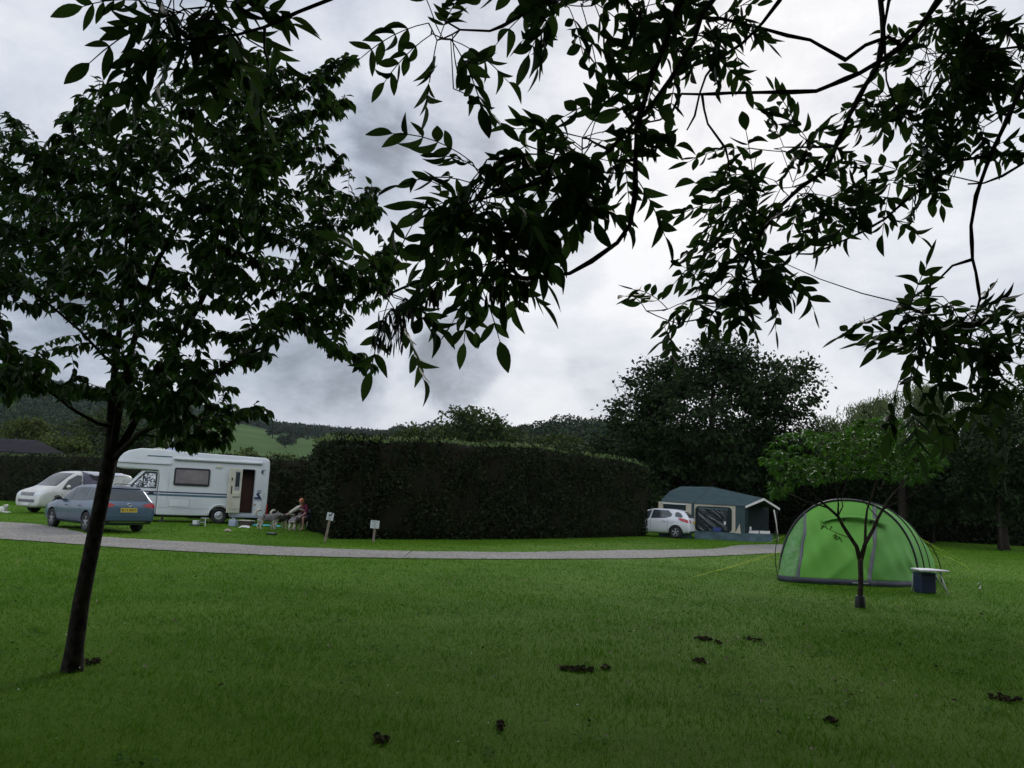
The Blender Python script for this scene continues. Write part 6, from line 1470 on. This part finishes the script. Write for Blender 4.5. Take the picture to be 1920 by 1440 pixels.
def scatter_ground(name, label, cat_, n, ymin, ymax, smin, smax, m_, z=.03, tm=DIAMOND, flat=.5, cluster=None):
    y = np.sqrt(rng.uniform(ymin ** 2, ymax ** 2, n)); x = rng.uniform(-.72, .72, n) * y
    if cluster is not None: x = np.concatenate([x, cluster[:, 0]]); y = np.concatenate([y, cluster[:, 1]])
    k = ~on_path(x, y, .1); x, y = x[k], y[k]; n = len(x)
    P = np.stack([x, y, np.full(n, z) + rng.random(n) * .012], -1); D = rand_unit(n); D[:, 2] *= .25
    V_, F_ = leaf_cloud(tm, P, unit(D), unit(rand_unit(n) * flat + np.array([0, 0, 1.0])), rng.uniform(smin, smax, n))
    tag(np_mesh(name, V_, F_, m_), label, cat_, kind='stuff')
def rand_cluster(cs):
    out = []
    for (px, py, w_, k) in cs:
        g = ground(px, py)
        for i in range(k): out.append((g.x + rng.normal(0, w_), g.y + rng.normal(0, w_)))
    return np.array(out)
scatter_ground('daisies', 'tiny white daisies and clover heads dotted over the lawn', 'flowers', 480, 4.5, 24, .010, .022, mat('daisy_white', (.55, .56, .5), .8), .042)
scatter_ground('fallen_leaves', 'dry brown and pale leaves scattered over the lawn', 'fallen leaves', 170, 4.5, 20, .035, .075, leafmat('dry_leaf', (.05, .035, .02), (.22, .19, .11), 0, .8), .035, LEAF, .8,
               rand_cluster([(1190, 1180, .5, 8), (1270, 1185, .3, 8), (1340, 1200, .4, 10), (1560, 1250, .7, 14), (1620, 1290, .5, 6), (1400, 1250, .6, 8), (1100, 1260, .3, 6)]))
def clover():
    cs = []
    for i in range(150):
        y = math.sqrt(random.uniform(4.2 ** 2, 19 ** 2)); x = random.uniform(-.7, .7) * y; r_ = random.uniform(.06, .4)
        for j in range(int(60 * r_ + 6)): cs.append((x + random.gauss(0, r_ * .6), y + random.gauss(0, r_ * .5)))
    cs = np.array(cs); n = len(cs); P = np.stack([cs[:, 0], cs[:, 1], .022 + .014 * rng.random(n)], -1); D = rand_unit(n); D[:, 2] *= .15
    V_, F_ = leaf_cloud((DIAMOND[0] * np.array([1, 1.5, 1]), DIAMOND[1]), P, unit(D), unit(rand_unit(n) * .25 + np.array([0, 0, 1.0])), rng.uniform(.018, .045, n))
    tag(np_mesh('clover', V_, F_, m_clover), 'low clover and plantain patches in the lawn', 'clover', kind='stuff')
clover()
m_soil = mat('dark_turned_soil', (.085, .062, .040), .95, (.03, .024, .015), 18, 5, .9, 40, spec=.1)
def clods(px, py, w_, n, label, flat=False):
    g = ground(px, py); rr = random.Random(int(px * 7 + py)); mb = MB()
    for i in range(int(n * 2.0)):
        x = rr.gauss(0, .42) * w_; y = rr.gauss(0, .055); s_ = rr.uniform(.006, .022)
        rot = Matrix.Rotation(rr.uniform(0, 6.28), 3, 'Z') @ Matrix.Rotation(rr.uniform(-.5, .5), 3, 'X')
        b0 = len(mb.v); mb.ellipsoid((x, y, s_ * .55 + .012), (s_ * rr.uniform(.8, 1.7), s_ * rr.uniform(.7, 1.2), s_ * rr.uniform(.35, .6)), 0, 7, 5, rot)
        mb.v[b0:] = [(v[0] + rr.gauss(0, .006), v[1] + rr.gauss(0, .006), v[2] + rr.gauss(0, .006)) for v in mb.v[b0:]]
    o = mb.build('soil_clods', m_soil, None, loc=g); tag(o, label, 'soil clods', 'kicked-up soil clods on the lawn')
clods(1080, 1258, .24, 22, 'largest dark heap of kicked-up soil clods, centre of the foreground lawn')
clods(1316, 1242, .10, 9, 'dark soil clods right of the largest heap on the lawn')
clods(1322, 1200, .14, 12, 'dark broken soil strewn just below the pale stems, beyond the largest heap')
clods(1346, 1207, .03, 4, 'small pair of dark soil lumps touching the strewn soil')
clods(1408, 1200, .10, 8, 'flat reddish brown soil patch right of the strewn soil')
clods(1135, 1253, .08, 5, 'few soil crumbs just right of the largest heap')
clods(1882, 1312, .13, 14, 'long dark row of soil clods at the right edge of the lawn')
clods(1560, 1356, .06, 5, 'low dark soil crumbs deep in the foreground, right of centre')
clods(712, 1392, .06, 6, 'dark soil crumbs in the lower left foreground lawn')
clods(935, 1368, .04, 4, 'small dark lump low in the centre foreground')
clods(165, 1245, .10, 10, 'bare reddish soil crumbs at the foot of the cherry tree')

# ------------------------------------------------------------------ thin damp air
hm = bpy.data.materials.new('damp_air'); hm.use_nodes = True; nh = hm.node_tree; nh.nodes.clear()
oh = nh.nodes.new('ShaderNodeOutputMaterial'); vh = nh.nodes.new('ShaderNodeVolumePrincipled'); vh.inputs['Color'].default_value = (.72, .80, .92, 1); vh.inputs['Density'].default_value = .00006
nh.links.new(vh.outputs[0], oh.inputs['Volume'])
hz_ = MB().box((0, 850, 60), (4200, 1900, 122)).build('haze', hm, None); tag(hz_, 'thin damp air paling the far hillside', 'haze', kind='stuff')
